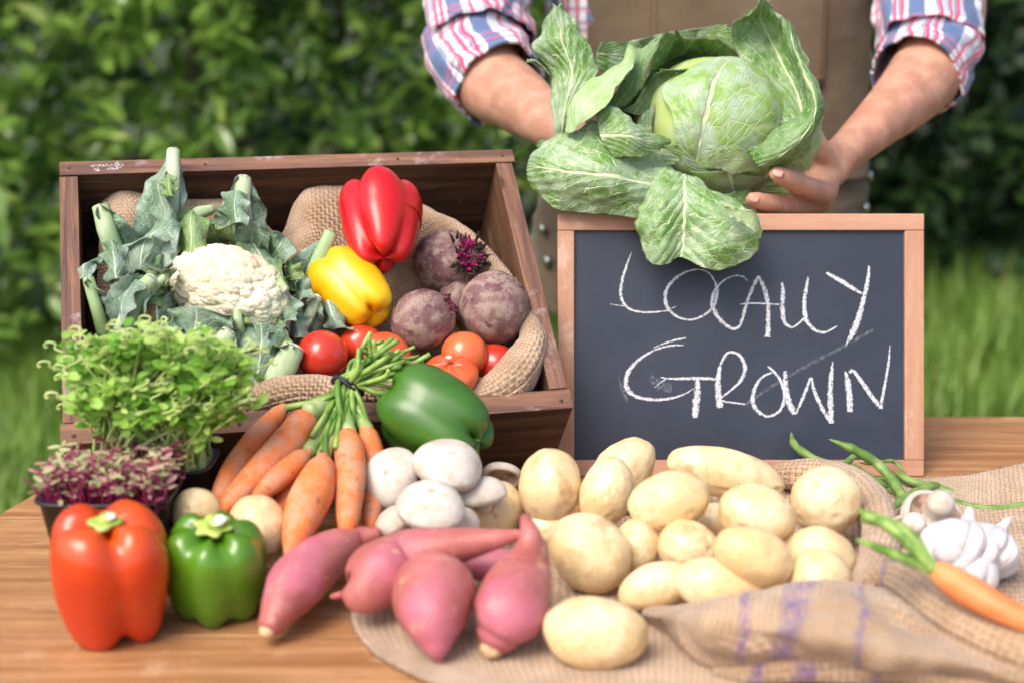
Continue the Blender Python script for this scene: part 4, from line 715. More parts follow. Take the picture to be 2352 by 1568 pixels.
# beets
g = G('beet_skin'); n = g.noise(22, detail=6, rough=.65); n2 = g.noise(70, detail=4, rough=.7); c = g.mix(g.st(n, .38, .64), (.13, .05, .06), (.24, .14, .13)); c = g.mix(g.mth('MULTIPLY', g.st(n2, .44, .60), .75), c, (.36, .27, .22)); c = g.mix(g.mth('MULTIPLY', g.st(g.noise(45, detail=3), .62, .70), .8), c, (.055, .02, .03))
M_BEET = g.end(c, .62, g.bump(n2, .5, .0015), spec=.3)
g = G('beet_crown'); M_CROWN = g.end(g.mix(g.st(g.noise(160, detail=3), .42, .6), (.16, .006, .05), (.38, .015, .13)), .5)
g = G('beet_husk'); M_HUSK = g.end(g.mix(g.st(g.noise(110, detail=4), .4, .65), (.035, .018, .014), (.11, .06, .04)), .85, g.bump(g.noise(200), .6, .002))
def beet(label, X, Y, a, b, k, crown, seed, rot=0, cs=1, ring=True):
    c = K(X, Y, k); s = 1/ppm(c); A = CX*math.cos(rot)+CU*math.sin(rot); B_ = CU*math.cos(rot)-CX*math.sin(rot); o = thing('beet', label, 'beet', c-np.array([0, 0, b*s]), 'beets in the crate')
    m = MB(); v, f = ico(5); cd_ = unit(crown); dd_ = np.array([cd_ @ A, cd_ @ B_, cd_ @ -CF]); dd_ /= np.linalg.norm(dd_); al = v @ dd_
    sc = 1+.05*fbm(v*1.7+seed, 2)+.012*fbm(v*8+seed, 2)-.10*np.exp(-((1-al)/.05)**2)*0+.10*np.clip(al-.86, 0, 1)*3
    m.add(c+(v[:, :1]*A*a+v[:, 1:2]*B_*b-v[:, 2:]*CF*(a+b)/2*.97)*s*sc[:, None], f, v[:, :2]); m.build('root', M_BEET, o)
    tip = c+(A*dd_[0]*a+B_*dd_[1]*b-CF*dd_[2]*(a+b)/2)*s*1.04; r = random.Random(seed); m = MB(); h = MB(); t1 = unit(np.cross(cd_, [.3, .2, 1])); t2 = np.cross(cd_, t1)
    if ring:
        for i in range(30):
            q = r.uniform(0, 6.28); rr_ = r.uniform(.0, .011)*cs; b0_ = tip-cd_*.004+t1*math.cos(q)*rr_+t2*math.sin(q)*rr_; L = r.uniform(.004, .009)*cs; dr = unit(cd_*.8+(t1*math.cos(q)+t2*math.sin(q))*r.uniform(.3, 1.3))
            tube(m, [b0_, b0_+dr*L*.6, b0_+dr*L+t1*.002], [.0022*cs, .0018*cs, .0008], 6, 6)
        for i in range(70):
            q = r.uniform(0, 6.28); rr_ = r.uniform(.004, .017)*cs; b0_ = tip-cd_*.006+t1*math.cos(q)*rr_+t2*math.sin(q)*rr_; dr = unit((t1*math.cos(q)+t2*math.sin(q))*r.uniform(-.3, 1.1)+cd_*r.uniform(.1, .7)+t1*r.uniform(-.5, .5)); L = r.uniform(.005, .013)*cs; sd_ = unit(np.cross(dr, cd_))*.0022
            h.grid(np.array([[b0_-sd_, b0_+sd_], [b0_+dr*L*.6-sd_*.9+cd_*.001, b0_+dr*L*.6+sd_*.8], [b0_+dr*L-sd_*.2, b0_+dr*L+sd_*.2]]))
        m.build('crown', M_CROWN, o); solid(h.build('dry_husk', M_HUSK, o), .0008)
    return o
beet('purple beet at the back with a torn magenta crown facing right', 1030, 603, 82, 74, -.035, cv(.55, .15, .65), 1, -.3, 1.35)
beet('small pinkish beet wedged between the two front beets', 1050, 690, 42, 52, -.045, cv(-.3, .2, .9), 2, 0, .6, False)
beet('round dusty purple beet with brown cheek left of its neighbour', 972, 735, 75, 71, -.012, cv(.85, .42, .15), 3, .3, .7)
beet('largest round grey purple beet at the right edge of the crate', 1135, 706, 83, 84, -.006, cv(.1, .6, .2), 4, 0, .35, False)
# ------------------------------------------------------------------ cauliflower
g = G('cauliflower_curd'); n = g.noise(18, detail=4); sp = g.noise(55, detail=4); c = g.mix(g.st(n, .3, .7), (.70, .61, .42), (.79, .72, .56)); c = g.mix(g.mth('MULTIPLY', g.st(sp, .6, .75), .35), c, (.72, .5, .3)); M_CURD = g.end(c, .65, g.bump(g.noise(420, detail=3), .5, .001), sss=.1, spec=.3)
g = G('cauliflower_stalk'); u, v_, _ = g.sep(g.uv); n = g.noise(22, g.mp(g.obj, (1, 1, .4)), 4); c = g.mix(g.st(n, .35, .7), (.27, .40, .17), (.55, .63, .43)); M_CST = g.end(c, .45, g.bump(g.noise(90, g.mp(g.uv, (.3, 3, 1))), .4, .0015), spec=.4)
M_CLF = mat_cabbage('cauliflower_leaf', (.35, .47, .39), (.11, .22, .11), (.62, .72, .54), .8, 6, .6, (.07, .14, .11), trans=.12)
M_CLFG = mat_cabbage('cauliflower_leaf_green', (.3, .43, .22), (.14, .28, .055), (.55, .65, .36), .7, 6, .6, trans=.12)
cf = thing('cauliflower', 'white cauliflower head in trimmed blue green leaves at the left of the crate', 'cauliflower', K(520, 700, -.08))
c = K(528, 668, -.02); s = 1/ppm(c); v, f = ico(7); A = unit(cv(.94, -.34)); B_ = unit(cv(.34, .94)); sk = unit(cv(.1, .35, 1))
w1 = worley(v*3.6, 3); w2 = worley(v*9.5, 9); w3 = worley(v*22, 5); sc = 1+.19*np.sqrt(np.clip(1-(w1/.95)**2, 0, 1))+.055*np.sqrt(np.clip(1-(w2/.9)**2, 0, 1))+.018*np.sqrt(np.clip(1-(w3/.9)**2, 0, 1))-.15+.04*fbm(v*1.5, 2)
m = MB(); m.add(c+(v[:, :1]*A*136+v[:, 1:2]*B_*93-v[:, 2:]*CF*90)*s*sc[:, None], f, v[:, :2]); m.build('curd', M_CURD, cf)
def cstalk(pts, wl=None, wr=None, mat=None, seed=0, curl=.012, cut=True, ruf=.006):
    p = np.array([K(x, y, k) for x, y, w, k in pts]); rr = [w*(1.08-.04*i_)/ppm(q) for i_, ((x, y, w, k), q) in enumerate(zip(pts, p))]; m = MB(); tube(m, p, rr, 26, 18, amp=.14, freq=50, seed=seed, flat=(cv(.2, .1, 1), .72), round_ends=False); m.build('leaf_stalk', M_CST, cf)
    e = unit(p[-1]-p[-2]); t1 = unit(np.cross(e, CF)); t2 = np.cross(e, t1); m = MB(); rr_ = rr[-1]; rn = random.Random(seed); ring = [p[-1]+e*.0004+t1*math.cos(t)*rr_*1.02+t2*math.sin(t)*rr_*.8 for t in np.linspace(0, 2*math.pi, 17)[:-1]]
    m.add([p[-1]+e*.003]+[p[-1]+e*.0016+(q-p[-1])*.6+e*rn.uniform(-.001, .001) for q in ring]+ring, [(0, i+1, (i+1) % 16+1) for i in range(16)]+[(i+1, i+17, (i+1) % 16+17, (i+1) % 16+1) for i in range(16)])
    if cut: m.build('cut_end', M_CUT, cf)
    if wl:
        q = spline(np.column_stack([p, wl, wr]), 50); pp = q[:, :3]; t = np.gradient(pp, axis=0); t /= np.linalg.norm(t, axis=1)[:, None]; sd_ = np.cross(t, -CF); sd_ /= np.linalg.norm(sd_, axis=1)[:, None]; nu = 44; u = np.linspace(-1, 1, nu); tt = np.linspace(0, 1, 50)
        wid = np.where(u[None] < 0, np.maximum(q[:, 3:4], 0), np.maximum(q[:, 4:5], 0))/ppm(p[0]); ed = 1+.18*perlin(np.stack([tt[:, None]*9+0*u, np.sign(u)[None]*3.3+0*tt[:, None]+seed, 0*u+0*tt[:, None]], -1)); wid = wid*ed
        g_ = pp[:, None]-sd_[:, None]*(wid*u)[..., None]*-1
        g_ = g_-CF*(curl*np.abs(u)[None]**1.5*np.sin(tt*5+seed)[:, None]+ruf*np.abs(u)[None]**2*np.sin(tt*26+seed+3*u[None].T.T)[:, None] if False else (curl*np.abs(u)[None]**1.5*np.sin(tt*5+seed)[:, None]+ruf*(np.abs(u)[None]**2)*np.sin((tt*15+seed)[:, None]+2*u[None])))[..., None]
        g_ = g_+normals(g_)*(.003*fbm(g_*40+seed, 3))[..., None]+CF*(.010*(1-np.abs(u))**2)[None, :, None]+CF*.003
        a, b = np.meshgrid(np.linspace(0, 1, 50), np.linspace(0, 1, nu), indexing='ij'); m = MB().grid(g_, uv=np.stack([b, a], -1)); solid(m.build('leaf', mat or M_CLF, cf), .0011)
cstalk([(392, 575, 19, -.03), (392, 490, 19, .0), (396, 410, 17, .02), (398, 345, 15, .03)], [62, 80, 60, 8], [56, 34, 20, 4], seed=1)
cstalk([(545, 575, 22, -.03), (556, 510, 22, -.01), (556, 455, 20, .005), (560, 408, 17, .015)], [78, 76, 44, 10], [64, 56, 40, 10], seed=2)
cstalk([(292, 665, 26, -.04), (268, 590, 24, -.02), (244, 525, 22, 0), (232, 475, 21, .008)], [26, 20, 10, 2], [64, 66, 50, 6], seed=3)
cstalk([(238, 765, 15, -.03), (222, 710, 14, -.01), (208, 660, 14, 0), (203, 640, 14, .002)], [25, 8, 4, 0], [50, 55, 14, 0], seed=4)
cstalk([(282, 770, 22, -.01), (298, 720, 21, .01), (325, 670, 20, .02), (350, 638, 17, .028)], [34, 60, 52, 10], [46, 44, 26, 4], seed=5)
cstalk([(385, 590, 11, -.02), (415, 530, 12, 0), (450, 492, 14, .01), (490, 478, 9, .012)], [5, 25, 20, 0], [5, 30, 25, 0], mat=M_CLFG, seed=6)
cstalk([(330, 690, 8, .0), (365, 650, 9, .01), (400, 618, 8, .018)], [4, 18, 0], [4, 18, 0], mat=M_CLFG, seed=16)
cstalk([(705, 670, 20, -.03), (725, 620, 19, -.01), (745, 570, 17, .004), (760, 535, 17, .01)], [62, 58, 32, 0], [14, 5, 3, 0], seed=7)
cstalk([(478, 830, 20, -.01), (505, 790, 20, .006), (528, 762, 19, .012)], [50, 60, 14], [60, 40, 8], seed=8)
cstalk([(560, 770, 14, -.01), (548, 745, 12, .01), (545, 715, 10, .014)], [30, 20, 4], [44, 30, 8], mat=M_CLFG, seed=18)
cstalk([(625, 880, 24, -.012), (655, 835, 29, .0), (675, 795, 26, .01)], [66, 50, 10], [10, 8, 4], seed=9)
cstalk([(690, 770, 12, -.02), (712, 720, 13, -.006), (728, 682, 13, .004)], [24, 24, 4], [32, 34, 12], seed=10)
cstalk([(612, 590, 7, -.03), (630, 620, 9, -.01), (655, 665, 9, .01)], [10, 22, 6], [8, 14, 2], mat=M_CLFG, seed=11)
def kleaf(rows, mat=M_CLF, ruff=.005, seed=0, wavy=1.0, nu=50, nv=36):
    g_ = patch(KR(rows), nu, nv); n = normals(g_); u = np.linspace(-1, 1, nv)[None]; t = np.linspace(0, 1, nu)[:, None]
    d = ruff*.8*fbm(g_*30+seed, 3)+ruff*wavy*np.abs(u)**3*np.sin(t*13+seed+2*u); g_ = g_+n*d[..., None]; a, b = np.meshgrid(np.linspace(0, 1, nu), np.linspace(0, 1, nv), indexing='ij'); solid(MB().grid(g_, uv=np.stack([b, a], -1)).build('leaf', mat, cf), .0011)
kleaf([[(300, 640, -.03), (320, 620, -.02), (350, 640, -.02)], [(270, 590, -.02), (330, 560, -.005), (390, 610, 0)], [(300, 560, -.01), (350, 540, .01), (410, 560, .01)], [(370, 505, 0), (390, 500, .015), (415, 510, .015)]], seed=31)
kleaf([[(400, 620, -.02), (430, 620, 0), (462, 612, .01)], [(402, 570, -.01), (440, 560, .012), (475, 560, .01)], [(405, 520, 0), (438, 505, .02), (478, 510, .012)], [(425, 490, .005), (440, 485, .015), (465, 490, .01)]], M_CLFG, seed=32)
kleaf([[(245, 725, -.02), (265, 700, -.01), (300, 690, -.01)], [(238, 680, -.01), (270, 660, .005), (310, 650, 0)], [(270, 640, -.01), (290, 628, .008), (315, 630, 0)]], seed=33)
kleaf([[(380, 790, -.02), (440, 790, -.01), (560, 800, -.01)], [(385, 740, 0), (450, 735, .012), (540, 745, .018)], [(395, 705, .005), (450, 705, .022), (520, 720, .026)]], seed=34)
kleaf([[(560, 930, -.03), (575, 915, -.02), (600, 900, -.02)], [(545, 880, -.02), (590, 860, -.005), (640, 850, -.01)], [(530, 800, -.01), (600, 790, .01), (665, 800, 0)], [(560, 745, 0), (600, 742, .02), (655, 755, .01)]], seed=35)
kleaf([[(540, 560, -.03), (580, 560, -.02), (625, 560, -.03)], [(560, 590, -.03), (600, 590, -.01), (640, 600, -.02)], [(600, 640, -.02), (630, 630, -.005), (665, 640, -.01)]], seed=36)
kleaf([[(740, 700, -.02), (755, 690, -.005), (775, 695, -.01)], [(742, 730, -.02), (765, 722, 0), (788, 728, -.01)], [(760, 760, -.02), (785, 752, -.005), (806, 765, -.01)]], seed=37)
kleaf([[(655, 700, -.02), (680, 690, -.008), (705, 700, -.01)], [(650, 740, -.015), (680, 735, .004), (712, 745, -.004)], [(665, 780, -.02), (690, 775, -.002), (712, 785, -.01)]], seed=38)
kleaf([[(195, 640, -.01), (215, 600, 0), (235, 610, 0)], [(172, 630, -.01), (195, 605, .008), (235, 590, .004)], [(175, 655, -.01), (190, 640, .002), (205, 640, 0)]], seed=39, nu=24, nv=20)

kleaf([[(372, 528, .0), (388, 520, .012), (402, 528, .01)], [(350, 480, .0), (376, 470, .022), (398, 478, .026)], [(340, 440, .0), (362, 425, .02), (384, 432, .034)], [(372, 398, .02), (380, 392, .03), (388, 396, .036)]], seed=41)
kleaf([[(382, 455, .034), (392, 450, .040), (402, 455, .038)], [(372, 430, .034), (388, 425, .043), (402, 432, .038)], [(380, 405, .036), (388, 402, .042), (396, 406, .040)]], M_CLFG, seed=42, nu=24, nv=20)
kleaf([[(250, 650, -.01), (270, 640, .01), (292, 655, .0)], [(240, 600, .0), (262, 590, .02), (296, 600, .01)], [(242, 560, .0), (256, 552, .02), (280, 560, .01)]], seed=43)
kleaf([[(272, 760, .0), (285, 745, .012), (300, 750, .02)], [(268, 700, .0), (285, 690, .02), (310, 700, .03)], [(290, 655, .01), (308, 640, .03), (330, 650, .038)]], seed=44)
kleaf([[(525, 520, .0), (548, 512, .018), (570, 520, .016)], [(508, 480, .0), (538, 470, .024), (572, 480, .02)], [(520, 445, .004), (545, 438, .024), (570, 446, .018)]], seed=45)
rk = np.random.RandomState(12)
for i, ang in enumerate([-165, -150, -128, -108, -88, -70, -48, -25, 0, 22, 45, 68, 100, 125, 150, 172]):
    a = R(ang+rk.uniform(-6, 6)); ex_, ey_ = math.cos(a), -math.sin(a); bx_, by_ = 528+ex_*108, 668+ey_*78+ex_*18; Ln = rk.uniform(62, 105)*(1 if abs(ang) > 30 else .75)*(.8 if ang < 0 and ang > -140 else 1.05); wd = rk.uniform(30, 46); px_, py_ = -ey_, ex_
    tw = rk.uniform(-.5, .5); rows_ = []
    for t, wf, kk_ in ((0, .6, -.05), (.35, 1, -.022), (.7, 1.05, .006), (1, .45, rk.uniform(.002, .022))):
        cx_, cy_ = bx_+ex_*Ln*t+px_*tw*30*t*t, by_+ey_*Ln*t+py_*tw*30*t*t
        rows_.append([(cx_+px_*wd*wf*s_, cy_+py_*wd*wf*s_, kk_+.016*abs(s_)*rk.uniform(.2, 1)-.01) for s_ in (-1, -.5, 0, .5, 1)])
    kleaf(rows_, M_CLF if i % 3 else M_CLFG, .006, 60+i, wavy=1.0, nu=40, nv=40)
# ================================================================== ON THE TABLE
pepper_thing('bell_pepper', 'glossy dark green bell pepper lying across the front rim of the crate', M_GREEN, P(1003, 962, 1.292), cv(-.80, .38, -.35), .0475, .113, seed=14, spin=.9, n=4, groove=.12, deep=.14, group='bell peppers', taper=.12, box=.7, stalk=True, sr=.2, sl=.008)
c = T(255, 1318, .054); pepper_thing('bell_pepper', 'orange red bell pepper standing with green calyx at the front left corner', M_ORANGE, c, np.array([.02, -.20, 1.]), .050, .112, seed=22, spin=.55, n=4, groove=.15, deep=.13, group='bell peppers', taper=.07, box=.45, sr=.24, sl=.009, cutr=.006)
c = T(496, 1302, .0435); pepper_thing('bell_pepper', 'bright green bell pepper standing beside the orange red pepper', M_GREENB, c, np.array([.04, -.26, 1.]), .0425, .088, seed=28, spin=.2, n=6, groove=.085, deep=.10, group='bell peppers', taper=-.02, box=.40, sr=.34, sl=.011, cutr=.0085)
# potatoes
g = G('potato_skin'); n = g.noise(20, detail=4); n2 = g.noise(75, detail=4, rough=.65); c = g.mix(g.st(n, .3, .7), (.72, .52, .26), (.86, .72, .47)); c = g.mix(g.mth('MULTIPLY', g.st(g.noise(11, detail=3), .45, .65), .55), c, (.66, .44, .17)); c = g.mix(g.mth('MULTIPLY', g.rnd(), .35), c, (.68, .47, .22)); c = g.mix(g.mth('MULTIPLY', g.st(n2, .5, .64), .5), c, (.58, .38, .18))
sp = g.vor(120); c = g.mix(g.mth('MULTIPLY', g.st(sp, .14, .06), .75), c, (.32, .18, .08)); big = g.noise(34, detail=2); c = g.mix(g.mth('MULTIPLY', g.st(big, .62, .70), .55), c, (.5, .27, .12))
M_POT = g.end(c, .36, g.bump(n2, .3, .0012, g.bump(g.noise(160), .2, .0006)), spec=.45, sss=.12, coat=.15, crough=.3)
GP = 'pale yellow potatoes in the pile'
def potato(label, X, Y, a, b, rot, h=None, seed=0, eyes=3, name='potato', M_=None, group=GP, depthr=.95, out=.0):
    if h is None:
        h = .03
        for _ in range(6): h = b*.97/ppm(T(X, Y, h))*(1 if abs(rot) < 50 else 1)
    c = T(X, Y, h); s = 1/ppm(c); t = R(rot); A = CX*math.cos(t)+CU*math.sin(t); B_ = CU*math.cos(t)-CX*math.sin(t); m = MB(); v, f = ico(5); r = np.random.RandomState(seed)
    sc = 1+.085*fbm(v*1.15+seed*3.1, 2)+.012*fbm(v*5+seed, 2)
    for k in range(eyes):
        e = unit(r.normal(size=3)+np.array([0, .2, .9])); al = v @ e; sc = sc-.035*np.exp(-((1-al)/.006)**2)+.012*np.exp(-((1-al-.02)/.012)**2)
    tap = 1+.08*r.uniform(-1, 1)*v[:, 0]
    m.add(c+(v[:, :1]*A*a+v[:, 1:2]*B_*b*tap[:, None]-v[:, 2:]*CF*b*depthr)*s*sc[:, None], f, v[:, :2])
    o = m.build(name, M_ or M_POT); tag(o, label, 'potato', group); return o
for k, a in enumerate([
 ('large oval potato in front of the pile on the flat burlap', 1369, 1453, 121, 85, -6, None),
 ('big oval potato leaning beside the right sweet potato', 1355, 1268, 103, 86, -38, .04),
 ('tall egg shaped potato nearest the crate corner', 1262, 1116, 90, 71, 82, .062),
 ('rear potato touching the chalkboard bottom left', 1432, 1078, 86, 62, 48, .05),
 ('upright narrow potato with a dark tip in front of the rear one', 1394, 1128, 84, 60, 74, .062),
 ('oval potato in the middle of the top layer', 1536, 1151, 93, 69, 14, .072),
 ('long potato lying across the back before the chalkboard', 1666, 1086, 138, 58, -13, .055),
 ('round potato with a brown eye right of the middle one', 1738, 1182, 91, 72, -22, .066),
 ('rounded potato at the right back near the beans', 1896, 1149, 82, 80, 20, .055),
 ('oval potato on the front slope above the purple stripes', 1731, 1275, 95, 64, -24, .062),
 ('half covered potato behind the burlap fold at the right', 1888, 1278, 82, 68, -15, .04),
 ('pale potato tucked upright against the burlap fold', 1880, 1335, 78, 74, 40, .038),
 ('potato peeping out under the middle oval one', 1582, 1258, 74, 64, -30, .04),
 ('small shaded potato right of the big leaning oval', 1464, 1252, 52, 64, 0, .036),
 ('potato at the low front edge left of its touching neighbour', 1505, 1346, 90, 54, 18, .028),
 ('long pale potato at the low front edge above the burlap fold', 1655, 1346, 112, 66, -10, .034),
 ('potato behind the sweet potato tips beside the mushrooms', 1135, 1168, 70, 66, 20, .034),
 ('shaded sliver of potato between the middle potatoes', 1642, 1200, 46, 46, 0, .036),
 ('hidden low potato under the tall egg shaped one', 1258, 1212, 58, 44, 0, .024),
 ]): potato(*a, seed=k+1)
potato('round potato behind the bright green pepper beside the dark pot', 453, 1176, 58, 56, 0, .066, 41)
po = potato('round potato with a rosy scar between green pepper and carrots', 594, 1208, 76, 68, -60, .058, 42, 5)
g = G('potato_scar'); g.end(g.mix(g.st(g.noise(90, detail=4), .4, .6), (.75, .5, .36), (.5, .22, .15)), .7); g.ln(g.st(g.mth('ADD', g.attr(), g.mth('MULTIPLY', g.noise(120), .5)), .42, .6), g.b.inputs['Alpha'])
# sweet potatoes
g = G('sweet_potato_skin'); n = g.noise(20, detail=5, rough=.6); n2 = g.noise(60, detail=5, rough=.7); c = g.mix(g.st(n, .35, .65), (.36, .10, .09), (.48, .155, .145)); c = g.mix(g.mth('MULTIPLY', g.st(g.noise(9, detail=2), .47, .6), .6), c, (.54, .15, .24)); c = g.mix(g.mth('MULTIPLY', g.st(n2, .55, .68), .4), c, (.55, .34, .25)); c = g.mix(g.mth('MULTIPLY', g.st(g.noise(55, detail=3), .66, .72), .5), c, (.68, .48, .25))
M_SWP = g.end(c, .48, g.bump(n2, .5, .0016), spec=.4, sss=.05)
g = G('sweet_potato_end'); M_SWE = g.end((.62, .42, .24), .7, g.bump(g.noise(200), .5, .001))
def sweet(label, pts, seed, amp=.09, ends=True):
    p = np.array([T(x, y, h) for x, y, r, h in pts]); rr = [r/ppm(q) for (x, y, r, h), q in zip(pts, p)]; m = MB(); tube(m, p, rr, 60, 48, amp=amp, freq=22, seed=seed, rings=26)
    o = thing('sweet_potato', label, 'sweet potato', (p[:, 0].mean(), p[:, 1].mean(), p[:, 2].min()-rr[0]), 'sweet potatoes at the table front'); m.build('root', M_SWP, o)
    e = unit(p[-1]-p[-2]); m = MB(); v, f = ico(3); q = p[-1]+e*rr[-1]*.62; m.add(q+v*rr[-1]*.55*(1+.3*fbm(v*4+seed, 2))[:, None], f); m.build('root_tip', M_SWE, o); return o
sweet('sweet potato at the left with pale tip beside the green pepper', [(865, 1226, 16, .05), (815, 1240, 34, .045), (745, 1278, 58, .040), (685, 1335, 66, .036), (648, 1388, 50, .028), (624, 1430, 33, .018)], 1)
sweet('long tapering sweet potato lying behind the others with knobby left end', [(1196, 1226, 12, .080), (1120, 1240, 27, .075), (1020, 1258, 48, .062), (930, 1285, 68, .05), (868, 1325, 80, .042), (828, 1362, 50, .034), (792, 1364, 13, .03), (768, 1368, 8, .028)], 2, .07)
sweet('plump magenta sweet potato pointing at the viewer', [(996, 1302, 48, .055), (994, 1330, 84, .048), (994, 1372, 96, .042), (997, 1425, 78, .034), (1003, 1480, 38, .02), (1007, 1508, 14, .010)], 3)
sweet('bent sweet potato with thin neck rising to the right of the plump one', [(1207, 1190, 12, .092), (1218, 1232, 27, .085), (1216, 1290, 52, .062), (1190, 1352, 80, .046), (1166, 1415, 82, .036), (1146, 1455, 52, .024)], 4)
sweet('dark shaded sweet potato hidden between the long and the bent ones', [(1080, 1300, 30, .03), (1130, 1300, 42, .03), (1180, 1305, 40, .028)], 5)
# mushrooms
g = G('mushroom_cap'); n = g.noise(18, detail=5, rough=.6); c = g.mix(g.st(n, .35, .7), (.50, .43, .36), (.68, .64, .58)); c = g.mix(g.mth('MULTIPLY', g.st(g.noise(60, detail=5, rough=.7), .5, .66), .6), c, (.50, .33, .22)); c = g.mix(g.mth('MULTIPLY', g.st(g.mth('ADD', g.attr(), g.mth('MULTIPLY', g.noise(70, detail=4), .7)), .75, 1.25), .7), c, (.42, .25, .15)); M_MUSH = g.end(c, .65, g.bump(g.noise(90, detail=4), .25, .001), spec=.25, sss=.1)
g = G('mushroom_gill'); M_GILL = g.end(g.mix(g.st(g.noise(100), .4, .6), (.25, .15, .1), (.48, .33, .25)), .8)
GM = 'white mushrooms'
def mushroom(label, pt, rad, up, seed, hgt=.62, stem=True, sx=1.0, stem_len=.6, grp=GM):
    M3 = rotm(up, seed); o = thing('mushroom', label, 'mushroom', pt-np.array([0, 0, rad*.5]), grp); prof = [(0, hgt), (.3, hgt*.97), (.6, hgt*.82), (.85, hgt*.5), (.985, hgt*.12), (1, -.06), (.93, -.24), (.80, -.27), (.74, -.17), (.5, .0), (.3, .05), (.02, .06)]
    q = spline(np.array(prof), 60); q[:, 0] = np.maximum(q[:, 0], .001); th = np.linspace(0, 2*math.pi, 64, endpoint=False); r_, z_ = q[:, :1], q[:, 1:]
    wv = 1+.05*np.sin(2*th+seed)[None]+.03*np.sin(3*th+seed*2)[None]; x = r_*np.cos(th)[None]*wv*sx; y = r_*np.sin(th)[None]*wv; z = z_+0*th[None]
    z = z*(1+.09*perlin(np.stack([x*1.6+seed, y*1.6, 0*x], -1))); p = pt+(x[..., None]*M3[0]+y[..., None]*M3[1]+z[..., None]*M3[2])*rad; at = np.repeat(np.clip(np.exp(-(r_[:42]/.16)**2)*(1.0 if seed in (1, 3) else .45)+.6*np.clip((.25-z_[:42])/.4, 0, 1), 0, 1), 64, 1); m = MB(); m.grid(p[:42], closed=True, at=at); m.build('cap', M_MUSH, o)
    m = MB(); gz = p[41:].copy(); m.grid(gz, closed=True)
    m.build('gills', M_GILL, o)
    if stem: m = MB(); tube(m, [pt+M3[2]*rad*.05, pt-M3[2]*rad*.3+M3[0]*rad*.03, pt-M3[2]*rad*stem_len], [rad*.36, rad*.33, rad*.40], 16, 22, amp=.12, freq=60, seed=seed); m.build('stem', M_MUSH, o)
    return o
mushroom('white mushroom beside the carrots with a brown centre facing out', P(897, 1094, 1.225), .027, cv(-.2, .35, .9), 1, .55)
mushroom('broad white mushroom below the dark green pepper', P(1030, 1066, 1.225), .0335, cv(.18, .86, .4), 2, .55, sx=1.0)
mushroom('white mushroom at the front resting on the sweet potato', P(990, 1160, 1.155), .0305, cv(.05, .85, .5), 3, .52)
mushroom('small white mushroom peeking out behind the front mushroom at left', P(905, 1196, 1.18), .019, cv(-.5, .75, .3), 4, .6)
mushroom('pale mushroom between the broad one and the potatoes', P(1105, 1130, 1.225), .022, cv(-.1, .9, .3), 5, .6)
mushroom('small brownish mushroom showing its gills by the crate foot', P(1151, 1092, 1.29), .019, cv(0, .55, -.6), 6, .45, stem=False)
mushroom('shaded mushroom low behind the sweet potato and potato', P(1048, 1200, 1.19), .021, cv(.1, .8, .4), 7, .6)
GM2 = 'mushrooms beside the garlic'
mushroom('upturned mushroom with thick stem beside the garlic bulb', P(2142, 1195, 1.20), .0315, cv(-.12, -.72, -.6), 8, .5, stem_len=.72, grp=GM2)
mushroom('smaller upturned mushroom left of the garlic behind carrot leaves', P(2090, 1238, 1.175), .026, cv(-.02, -.75, -.6), 9, .6, stem_len=.8, grp=GM2)
